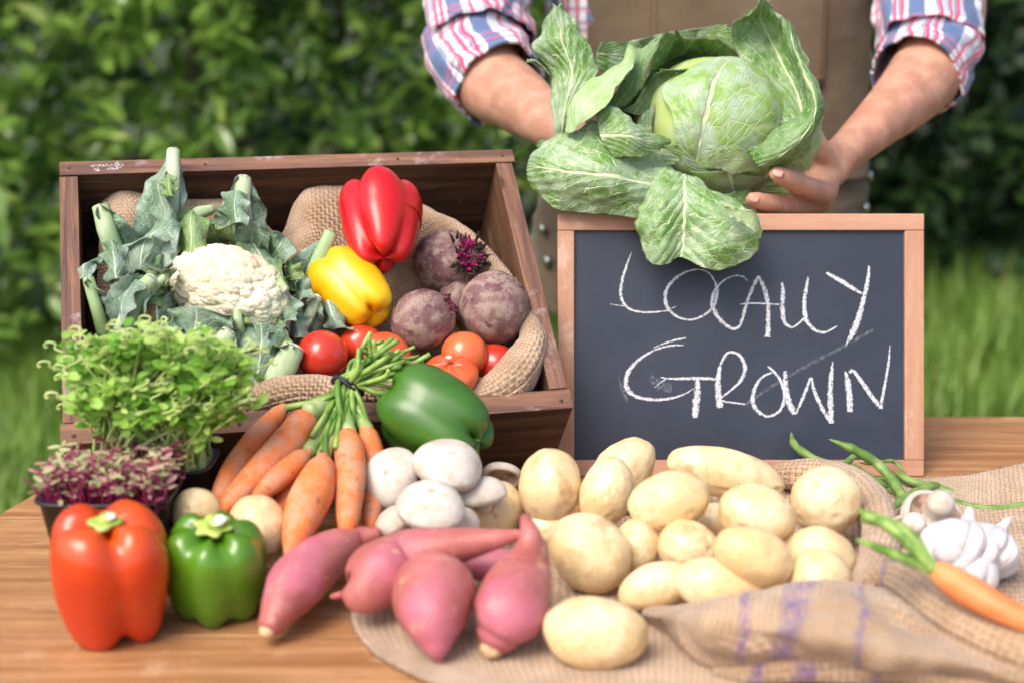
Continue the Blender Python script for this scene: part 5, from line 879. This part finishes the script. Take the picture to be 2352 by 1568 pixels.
# garlic
g = G('garlic_skin'); u, v_, _ = g.sep(g.uv); n = g.noise(30, g.mp(g.obj, (1, 1, .4)), 4); st_ = g.noise(8, g.mp(g.uv, (6, 1.2, 1)), 3); c = g.mix(g.st(st_, .35, .7), (.76, .75, .74), (.52, .44, .48)); c = g.mix(g.mth('MULTIPLY', g.st(n, .58, .75), .3), c, (.6, .45, .45)); M_GAR = g.end(c, .4, g.bump(st_, .35, .002), spec=.5, sss=.12)
g = G('garlic_root'); M_GROOT = g.end(g.mix(g.noise(90), (.35, .25, .15), (.6, .5, .36)), .9)
def garlic(label, pt, rad, up, seed, n=9, neck=.7):
    M3 = rotm(up, seed); o = thing('garlic_bulb', label, 'garlic', pt-np.array([0, 0, rad*.8]), 'garlic bulbs on the burlap'); nu, nv = 80, 120; t = np.linspace(0, 1, nu)[:, None]; th = np.linspace(0, 2*math.pi, nv, endpoint=False)[None]
    prof = spline(np.array([(.02, -.62), (.3, -.68), (.7, -.55), (.98, -.15), (.95, .2), (.66, .52), (.28, .74), (.15, .92), (.11, 1.0+neck*.4), (.07, 1.05+neck*.5), (.005, 1.08+neck*.5)]), nu); r_, z_ = prof[:, :1], prof[:, 1:]
    rs = np.random.RandomState(seed); ph = rs.uniform(0, 6.28); lob = np.abs(np.sin((n*th+ph+.8*np.sin(th*2+ph))/2))**.5; k = np.clip(r_/.9, 0, 1)**.8; rr_ = r_*(1-.27*k*(1-lob))*(1+.05*perlin(np.stack([np.cos(th)+0*z_+seed, np.sin(th)+0*z_, z_*1.5+0*th], -1)))
    rr_ = rr_*(1+.02*np.sin(th*34+z_*3+seed)); bend = .22*np.clip(z_-.7, 0, 2)**1.5; p = pt+((rr_*np.cos(th)+bend)[..., None]*M3[0]+(rr_*np.sin(th))[..., None]*M3[1]+(z_+0*th)[..., None]*M3[2])*rad
    uv = np.stack([np.repeat(th, nu, 0), np.repeat(z_, nv, 1)], -1); m = MB(); m.grid(p, closed=True, cap=True, uv=uv); m.build('bulb', M_GAR, o); m = MB(); rn = random.Random(seed)
    for i in range(26):
        q = rn.uniform(0, 6.28); b0_ = pt-M3[2]*rad*.64+(M3[0]*math.cos(q)+M3[1]*math.sin(q))*rad*rn.uniform(.02, .2); e_ = b0_-M3[2]*rad*rn.uniform(.05, .16)+(M3[0]*math.cos(q)+M3[1]*math.sin(q))*rad*.1; tube(m, [b0_, (b0_+e_)/2, e_], [.0006, .0005, .0003], 4, 5, round_ends=False)
    m.build('root_hairs', M_GROOT, o)
garlic('largest white garlic bulb in front of the upturned mushroom', P(2205, 1262, 1.13), .034, cv(.35, .72, -.35), 3, 10, .25)
garlic('garlic bulb partly hidden behind the largest bulb at its right', P(2268, 1262, 1.165), .0295, cv(.5, .6, -.3), 5, 8, .35)
garlic('low garlic bulb in front resting against the carrot', P(2236, 1302, 1.115), .024, cv(.3, .5, .3), 7, 7, .05)
# beans
g = G('bean_skin'); n = g.noise(40, detail=3); M_BEAN = g.end(g.mix(g.st(n, .35, .7), (.11, .2, .04), (.23, .35, .1)), .42, g.bump(g.noise(150), .3, .001), spec=.4)
GB = 'green beans beside the chalkboard corner'
def bean(label, pts, w, seed, h=None):
    p = np.array([T(x, y, hh) for x, y, hh in pts]); n = 60; q = spline(p, n); s = 1/ppm(q[n//2]); t = np.linspace(0, 1, n); L = np.linalg.norm(np.diff(q, axis=0), axis=1).sum()
    rad = .74*w*s*np.minimum(1, np.minimum(t/.22, (1-t)/.15))**.85*(1+.10*np.sin(t*L/.011*math.pi))+.0006; m = MB(); tube(m, q, rad, n*2, 14, amp=.08, freq=90, seed=seed, flat=(cv(.2, .8, .3), .82)); o = m.build('green_bean', M_BEAN); tag(o, label, 'green bean', GB); return o
bean('green bean with curled tip rising highest against the slate', [(1817, 992, .045), (1830, 1026, .04), (1900, 1066, .032), (1985, 1092, .025), (2050, 1122, .012)], 13, 1)
bean('thick green bean slanting from upper slate down to the garlic', [(1905, 1008, .06), (1962, 1032, .05), (2020, 1068, .035), (2062, 1120, .02), (2090, 1170, .012)], 16, 2)
bean('green bean lying flat behind the long potato', [(1770, 1073, .012), (1850, 1068, .014), (1935, 1066, .012), (2000, 1090, .008)], 11, 3)
bean('green bean crossing under the thick slanting one', [(1950, 1085, .018), (2010, 1105, .014), (2080, 1140, .009), (2140, 1168, .008)], 15, 4)
bean('short green bean across the bundle pointing up right', [(2045, 1172, .018), (2080, 1142, .02), (2130, 1118, .022), (2160, 1112, .02)], 13, 5)
bean('pointed green bean behind the mushroom stem', [(2050, 1080, .02), (2095, 1105, .016), (2150, 1118, .012), (2205, 1135, .008)], 13, 6)
bean('slim green bean curving out to the right edge of the picture', [(2150, 1130, .008), (2210, 1155, .008), (2280, 1166, .008), (2345, 1158, .01), (2400, 1140, .012)], 9, 7)
bean('short bean stub linking the two crossing pods', [(1940, 1068, .03), (1960, 1048, .034), (1975, 1042, .034)], 9, 8)
bean('green bean lying parallel along the burlap', [(2010, 1095, .008), (2080, 1108, .008), (2160, 1130, .007), (2230, 1160, .006)], 12, 9)
bean('thin stemmed bean at the frame foot', [(1975, 1062, .03), (2010, 1064, .025), (2050, 1058, .02), (2080, 1085, .01)], 5, 10)
# burlap on the table
m = MB()
def TR(rows): return [[T(*p) for p in r] for r in rows]
def flatr(h): return h
g_ = patch(TR([[(1010, 1236, .003), (1200, 1200, .003), (1500, 1180, .003), (1780, 1100, .004), (2040, 1105, .006), (2140, 1100, .012), (2250, 1088, .016), (2430, 1050, .03)],
 [(900, 1290, .003), (1180, 1290, .003), (1500, 1280, .003), (1780, 1240, .003), (2040, 1200, .004), (2140, 1180, .005), (2250, 1170, .006), (2460, 1150, .012)],
 [(830, 1350, .003), (1170, 1370, .003), (1500, 1370, .003), (1780, 1360, .003), (2040, 1320, .003), (2150, 1300, .003), (2280, 1290, .004), (2480, 1280, .006)],
 [(806, 1415, .003), (1160, 1450, .003), (1500, 1460, .003), (1780, 1460, .003), (2040, 1460, .003), (2160, 1460, .003), (2300, 1460, .003), (2500, 1450, .003)],
 [(838, 1480, .003), (1160, 1520, .003), (1500, 1540, .003), (1780, 1545, .003), (2040, 1550, .003), (2180, 1550, .003), (2320, 1560, .003), (2530, 1560, .003)],
 [(915, 1535, .003), (1200, 1600, .003), (1500, 1630, .003), (1780, 1640, .003), (2040, 1650, .003), (2200, 1650, .003), (2350, 1660, .003), (2550, 1660, .003)],
 [(1010, 1580, .003), (1230, 1680, .003), (1500, 1720, .003), (1780, 1730, .003), (2040, 1730, .003), (2200, 1730, .003), (2350, 1730, .003), (2570, 1730, .003)]]), 110, 170)
g_[..., 2] += .0022*fbm(g_*np.array([14, 14, 0])+3, 3)+.0012
sheet(m, g_, 0)
front = patch(TR([[(1500, 1392, .004), (1482, 1398, .014), (1474, 1410, .016), (1482, 1424, .008), (1495, 1436, .003)],
 [(1625, 1400, .012), (1612, 1378, .045), (1602, 1418, .05), (1592, 1468, .03), (1590, 1508, .003)],
 [(1790, 1380, .02), (1778, 1344, .058), (1760, 1398, .066), (1742, 1470, .05), (1730, 1545, .003)],
 [(1950, 1380, .02), (1935, 1328, .066), (1922, 1398, .072), (1902, 1480, .055), (1888, 1558, .003)],
 [(2062, 1425, .01), (2050, 1372, .046), (2052, 1436, .058), (2040, 1505, .05), (2040, 1575, .003)],
 [(2230, 1470, .01), (2222, 1448, .032), (2212, 1482, .045), (2204, 1525, .045), (2200, 1590, .003)],
 [(2445, 1540, .01), (2425, 1530, .02), (2412, 1545, .04), (2405, 1585, .035), (2400, 1620, .003)]]), 170, 90)
uu = np.linspace(0, 1, 170)[:, None]; vv = np.linspace(0, 1, 90)[None]; sh = uu-.035*(vv-.5)
at = np.maximum.reduce([np.exp(-((sh-.285)/.012)**2), np.exp(-((sh-.425+.05*vv)/.028)**4), np.exp(-((sh-.375)/.008)**2)*.8, np.exp(-((sh-.575)/.012)**2)])+0*vv
nf = normals(front); front = front+nf*(.013*perlin(front*np.array([11, 26, 26])+3)+.007*perlin(front*np.array([22, 50, 50])+9))[..., None]*np.clip(np.minimum(uu, 1)*6, 0, 1)[..., None]
sheet(m, front, .006, 10, 8, .002, at=at)
roll([(1640, 1545, 8, .006), (1740, 1540, 24, .014), (1880, 1532, 34, .022), (2040, 1522, 42, .026), (2200, 1545, 44, .026), (2320, 1570, 40, .024), (2440, 1590, 36, .02)], base=T, seed=15, n=110, stripes=((.17, .02), (.30, .03), (.47, .016)), amp=.14, mb=m)
roll([(1975, 1350, 14, .035), (2030, 1330, 36, .04), (2100, 1350, 54, .042), (2190, 1415, 62, .046), (2300, 1478, 58, .045), (2440, 1530, 56, .04)], base=T, seed=5, n=110, stripes=((.22, .022),), amp=.07, mb=m)
roll([(1770, 1092, 16, .02), (1830, 1090, 34, .028), (1910, 1100, 40, .032), (1985, 1140, 44, .036), (2020, 1200, 44, .036), (2020, 1270, 42, .036), (1990, 1335, 34, .034), (1950, 1385, 22, .03)], base=T, seed=6, amp=.1, mb=m)
sack2 = solid(m.build('burlap_sack', M_BURLAP2), .0022); tag(sack2, 'burlap sack with purple stripes spread under the potato pile', 'sack')
# carrots
g = G('carrot_skin'); n = g.noise(25, detail=4); ds = g.noise(42, detail=6, rough=.75); c = g.mix(g.st(n, .35, .7), (.70, .165, .04), (.80, .24, .065)); c = g.mix(g.mth('MULTIPLY', g.st(ds, .42, .60), .62), c, (.56, .32, .22)); c = g.mix(g.mth('MULTIPLY', g.st(g.noise(90, detail=5, rough=.7), .56, .66), .6), c, (.2, .11, .07))
M_CARD = g.end(c, .62, g.bump(ds, .5, .0012), spec=.3, sss=.05)
g = G('clean_carrot_skin'); M_CAR = g.end(g.mix(g.st(g.noise(25, detail=4), .35, .7), (.72, .2, .06), (.8, .29, .1)), .5, g.bump(g.noise(90), .3, .001), sss=.06)
g = G('carrot_stalk'); n = g.noise(50, g.mp(g.obj, (1, 1, .5)), 3); M_CSTK = g.end(g.mix(g.st(n, .35, .65), (.09, .2, .025), (.32, .47, .11)), .45, g.bump(n, .3, .0015), spec=.4)
g = G('pale_stalk'); M_CSTKP = g.end(g.mix(g.st(g.noise(60), .35, .65), (.25, .36, .1), (.48, .52, .25)), .5)
g = G('rubber'); M_RUB = g.end((.012, .014, .022), .5)
cbun = thing('carrot_bunch', 'bunch of soil dusted orange carrots tied by their green stalks with a dark band', 'carrots', T(700, 1180, 0))
KC = [ # carrot paths, picture x, y, radius, distance
 [(712, 952, 20, 1.268), (700, 968, 34, 1.262), (655, 1020, 37, 1.235), (590, 1090, 34, 1.205), (535, 1145, 26, 1.185), (508, 1175, 14, 1.175)],
 [(652, 938, 14, 1.29), (635, 955, 22, 1.285), (592, 1005, 29, 1.262), (545, 1070, 31, 1.235), (512, 1130, 26, 1.21), (495, 1170, 16, 1.20)],
 [(706, 1040, 12, 1.225), (688, 1054, 24, 1.218), (645, 1092, 28, 1.198), (605, 1128, 21, 1.18), (585, 1145, 12, 1.175)],
 [(742, 1052, 16, 1.215), (738, 1072, 32, 1.206), (720, 1125, 48, 1.18), (695, 1185, 44, 1.15), (676, 1240, 30, 1.13), (668, 1268, 18, 1.12)],
 [(797, 996, 15, 1.255), (799, 1012, 31, 1.245), (804, 1060, 36, 1.222), (803, 1130, 34, 1.19), (799, 1195, 26, 1.165), (797, 1232, 16, 1.155)],
 [(838, 986, 14, 1.27), (846, 1005, 25, 1.265), (858, 1060, 28, 1.25), (858, 1130, 26, 1.225), (852, 1195, 20, 1.195), (850, 1225, 12, 1.185)],
 [(690, 1100, 18, 1.222), (665, 1140, 28, 1.205), (640, 1175, 22, 1.19), (625, 1195, 12, 1.185)]]
band = P(797, 890, 1.30)
for i, pts in enumerate(KC):
    p = np.array([P(x, y, d) for x, y, r, d in pts]); m = MB(); tube(m, p, [r/ppm(q) for (x, y, r, d), q in zip(pts, p)], 56, 32, amp=.05, freq=40, seed=i, rings=130); m.build('carrot', M_CARD, cbun)
def stalkset(name, starts, ends, rad, mat, n, seed, mids=None, spread=.007, pr=.006):
    r = random.Random(seed); m = MB()
    for i in range(n):
        a = starts[i % len(starts)]; b = ends[i % len(ends)]; jit = lambda s: np.array([r.gauss(0, s), r.gauss(0, s), r.gauss(0, s)])
        a = a+jit(pr); q = band+jit(spread*.7)
        pts = [a, a*.55+q*.45+jit(.003)-np.array([0, .004, 0]), q, b*.55+q*.45+jit(.004), b+jit(.006)] if b is not None else [a, (a+q)/2+jit(.003), q]
        w = r.uniform(.8, 1.25); tube(m, pts, [rad*1.35*w, rad*1.1*w, rad*w, rad*w, rad*.95*w][:len(pts)], 22, 8, amp=.08, freq=60, seed=i, round_ends=False)
    return m.build(name, mat, cbun)
cr_tops = [P(722, 940, 1.272), P(795, 988, 1.262), P(838, 978, 1.275), P(712, 1030, 1.238), P(745, 1045, 1.232), P(660, 930, 1.292)]
wts = [0, 0, 0, 0, 1, 1, 1, 1, 2, 2, 3, 3, 4, 4, 5, 5, 1, 0, 4, 2]
ends = [P(x, y, d) for x, y, d in ((848, 772, 1.325), (862, 786, 1.315), (880, 790, 1.33), (905, 792, 1.31), (925, 788, 1.32), (950, 818, 1.32), (935, 822, 1.30), (905, 840, 1.29), (935, 852, 1.31), (940, 884, 1.30), (915, 868, 1.29), (895, 805, 1.30), (960, 816, 1.31), (870, 810, 1.29), (925, 846, 1.285), (842, 790, 1.30), (918, 826, 1.32), (888, 830, 1.28), (858, 800, 1.335), (930, 870, 1.315))]
stalkset('stalks', [cr_tops[k] for k in wts], ends, .0023, M_CSTK, 34, 4, pr=.0045)
for i, k in enumerate((0, 1, 2, 3, 4)):
    a = cr_tops[k]; b = a*.55+band*.45; m = MB(); tube(m, [a-unit(b-a)*.004, a+(b-a)*.3, b], [.0105 if k < 2 else .0075, .0085 if k < 2 else .006, .005], 12, 14, amp=.14, freq=120, seed=i); m.build('stalk_base', M_CSTKP, cbun)
m = MB(); ax = unit(P(862, 800, 1.31)-P(765, 960, 1.27)); t1 = unit(np.cross(ax, CF)); t2 = np.cross(ax, t1); L = [band+t1*math.cos(a)*.0155+t2*math.sin(a)*.0125+ax*.0015*math.sin(a*2) for a in np.linspace(0, 2*math.pi, 30)]; tube(m, L, [.0017]*30, 80, 10, round_ends=False)
L = [band+ax*.0032+t1*math.cos(a)*.0157+t2*math.sin(a)*.0127 for a in np.linspace(0, 2*math.pi, 30)]; tube(m, L, [.0015]*30, 80, 10, round_ends=False); m.build('elastic_band', M_RUB, cbun)
c1 = thing('carrot', 'single orange carrot with cut green stalks lying on the burlap fold at right', 'carrot', T(2250, 1370, .03))
pts = [(2145, 1308, 20, .088), (2165, 1318, 30, .087), (2215, 1350, 37, .082), (2285, 1390, 34, .076), (2370, 1430, 28, .068), (2440, 1455, 15, .06)]; p = np.array([T(*(q[0], q[1], q[3])) for q in pts]); m = MB(); tube(m, p, [q[2]/ppm(a) for q, a in zip(pts, p)], 56, 32, amp=.05, freq=40, seed=31, rings=130); m.build('root', M_CAR, c1)
for i, (x1, y1, w_, hh) in enumerate(((1985, 1182, 9, .12), (2002, 1184, 9, .115), (1975, 1172, 8, .11), (1968, 1238, 5, .095), (1992, 1176, 8, .118), (2012, 1196, 7, .108), (1980, 1192, 7, .112))):
    a = T(2148, 1310, .09); b = T(x1, y1, hh); k = .5; mid = a*(1-k)+b*k+np.array([.0016*i-.004, 0, .010-.002*(i % 3) if i != 3 else .0]); m = MB(); tube(m, [a, mid, b], [.0042, .0042, w_/ppm(b)*.95], 20, 10, amp=.12, freq=60, seed=i, round_ends=False); m.build('stalk', M_CSTK, c1)
# ------------------------------------------------------------------ microgreens
g = G('black_plastic'); M_BLK = g.end((.018, .018, .022), .38, spec=.5)
g = G('potting_soil'); n = g.noise(160, detail=3); M_SOIL = g.end(g.mix(n, (.015, .01, .008), (.06, .04, .028)), .95, g.bump(n, 1, .004))
def tray(o, c, w_, d_, h, flare=.012, yaw=0):
    cy, sy = math.cos(yaw), math.sin(yaw); ex, ey = np.array([cy, sy, 0]), np.array([-sy, cy, 0]); z = np.array([0, 0, 1.])
    def ring(k, zz, n=48):
        out = []
        for a in np.linspace(0, 2*math.pi, n, endpoint=False):
            q = 5; x = np.sign(math.cos(a))*abs(math.cos(a))**(2/q); y = np.sign(math.sin(a))*abs(math.sin(a))**(2/q); out.append(c+ex*x*(w_/2-k)+ey*y*(d_/2-k)+z*zz)
        return out
    m = MB(); m.grid(np.array([ring(flare+.02, .0005), ring(flare, .0008), ring(flare, .003), ring(0, h), ring(-.003, h), ring(-.003, h+.0018), ring(.001, h+.0018), ring(flare*.8+.002, .01)]), closed=True); m.build('tray', M_BLK, o)
    m = MB(); rg = ring(flare*.35+.002, h*.8); m.grid(np.array([ring(w_*.4 if w_ < d_ else d_*.45, h*.86), ring(d_*.2, h*.84), rg]), closed=True, cap=True); m.build('soil', M_SOIL, o); return ex, ey
pc = P(352, 1000, 1.245); pc[2] = TABLE
pt = thing('pea_shoot_pot', 'bushy pale green pea shoots growing in a black pot before the crate', 'microgreens', pc); exx, eyy = tray(pt, pc, .108, .072, .088)
g = G('pea_leaf'); a = g.attr(); c = g.mix(g.st(a, 0, .7), (.18, .42, .05), (.40, .64, .12)); c = g.mix(g.st(a, .7, 1), c, (.62, .78, .24)); M_PEA = g.end(c, .42, spec=.4, trans=.4)
g = G('pea_stem'); M_PEAS = g.end(g.mix(g.noise(50), (.45, .62, .16), (.68, .78, .36)), .5, trans=.15)
rn = random.Random(5); nr = np.random.RandomState(5); ms = MB(); LC, LD, LU, LL = [], [], [], []
for i in range(200):
    b0_ = pc+exx*rn.uniform(-.05, .05)+eyy*rn.uniform(-.03, .03)+np.array([0, 0, .078]); X = 362+rn.uniform(-1, 1)*226; top_ = 748+.0011*abs(X-330)**2; yt = top_+(955-top_)*rn.random()**1.4; e_ = abs(X-345)/235
    d = 1.235-.075*rn.random()*(1-.3*e_)-.02*e_; tip = P(X, yt, d)
    lat = tip-b0_; p = [b0_, b0_+np.array([lat[0]*.15, lat[1]*.25, lat[2]*.36])+nr.normal(0, .003, 3), b0_+np.array([lat[0]*.55, lat[1]*.6, lat[2]*.72])+nr.normal(0, .005, 3), tip]; tube(ms, p, [.0018, .0016, .0013, .0008], 14, 6, round_ends=False); q = spline(np.array(p), 40)
    for k in range(rn.randint(6, 9)):
        t = rn.uniform(.5, 1)**.6; c = q[int(t*39)]; a = rn.uniform(0, 6.28)
        for sg in (0, math.pi): LC.append(c+nr.normal(0, .003, 3)); dr = np.array([math.cos(a+sg), math.sin(a+sg), rn.uniform(-.2, .8)]); LD.append(dr); LU.append(np.array([rn.gauss(0, .5), rn.gauss(-.7, .4), .8])); LL.append(rn.uniform(.008, .0195))
    if rn.random() < .55:
        a = rn.uniform(0, 6.28); e = np.array([math.cos(a), math.sin(a)*.6, .3]); r0 = .005; s_ = tip+e*.010; pts = [tip, s_]
        for j in range(1, 9): aa = j*.7; pts.append(s_+e*.010*(1-math.exp(-j*.3))+np.array([math.cos(aa)*r0*(1-j/11), 0, math.sin(aa)*r0*(1-j/11)]))
        tube(ms, pts, [.0009]*len(pts), 30, 5, round_ends=False)
ms.build('stems', M_PEAS, pt)
v, f = leaves(np.array(LC), np.array(LD), np.array(LU), np.array(LL), wide=1.65, fold=.22, curl=.25); m = MB(); m.add(v, f, at=np.repeat(nr.uniform(0, 1, len(LC)), 8)); lo = m.build('leaves', M_PEA, pt); sb = lo.modifiers.new('round', 'SUBSURF'); sb.levels = 1; sb.render_levels = 1
m = MB()
for i in range(30):
    c = pc+exx*rn.uniform(-.048, .048)+eyy*rn.uniform(-.033, .02)+np.array([0, 0, .084]); v, f = ico(2); m.add(c+v*rn.uniform(.0038, .0052), f)
g = G('pea_seed'); M_SEED = g.end(g.mix(g.noise(60), (.42, .28, .12), (.62, .48, .26)), .6); o = m.build('seed', M_SEED, pt); o['kind'] = 'stuff'
bc = P(252, 1100, 1.160); bc[2] = TABLE
bt = thing('beet_shoot_pot', 'low magenta and green beet shoots in a black pot behind the orange red pepper', 'microgreens', bc); exx, eyy = tray(bt, bc, .110, .078, .090, .013)
g = G('beet_shoot_leaf'); a = g.attr(); c = g.mix(g.st(a, .34, .5), (.26, .03, .085), (.44, .45, .22)); c = g.mix(g.st(a, .8, .95), c, (.62, .34, .32)); M_BSL = g.end(c, .45, trans=.3)
g = G('beet_shoot_stem'); M_BSS = g.end((.30, .025, .10), .4, trans=.15)
ms = MB(); LC, LD, LU, LL = [], [], [], []
for i in range(430):
    b0_ = bc+exx*rn.uniform(-.047, .05)+eyy*rn.uniform(-.034, .034)+np.array([0, 0, .078]); h = rn.uniform(.018, .043); tip = b0_+np.array([(b0_-bc)[0]*.08+rn.uniform(-.007, .007), (b0_-bc)[1]*.2+rn.uniform(-.007, .007), h]); tube(ms, [b0_, (b0_+tip)/2+nr.normal(0, .002, 3), tip], [.0009, .0008, .0007], 6, 5, round_ends=False); a = rn.uniform(0, 6.28)
    for sg in (0, math.pi+rn.uniform(-.4, .4)): LC.append(tip); LD.append(np.array([math.cos(a+sg), math.sin(a+sg), rn.uniform(-.1, .6)])); LU.append(np.array([rn.gauss(0, .4), rn.gauss(-.6, .4), 1])); LL.append(rn.uniform(.008, .0155))
for i in range(50):
    b0_ = bc+exx*rn.uniform(-.048, .052)+eyy*rn.uniform(-.04, .01)+np.array([0, 0, .088]); LC.append(b0_); LD.append(np.array([rn.gauss(0, 1), -.6, .2])); LU.append(np.array([0, 0, 1.])); LL.append(rn.uniform(.006, .012))
ms.build('stems', M_BSS, bt); v, f = leaves(np.array(LC), np.array(LD), np.array(LU), np.array(LL), wide=.95, fold=.25, curl=.1); m = MB(); m.add(v, f, at=np.repeat(nr.uniform(0, 1, len(LC)), 8)); lo = m.build('leaves', M_BSL, bt); sb = lo.modifiers.new('round', 'SUBSURF'); sb.levels = 1; sb.render_levels = 1
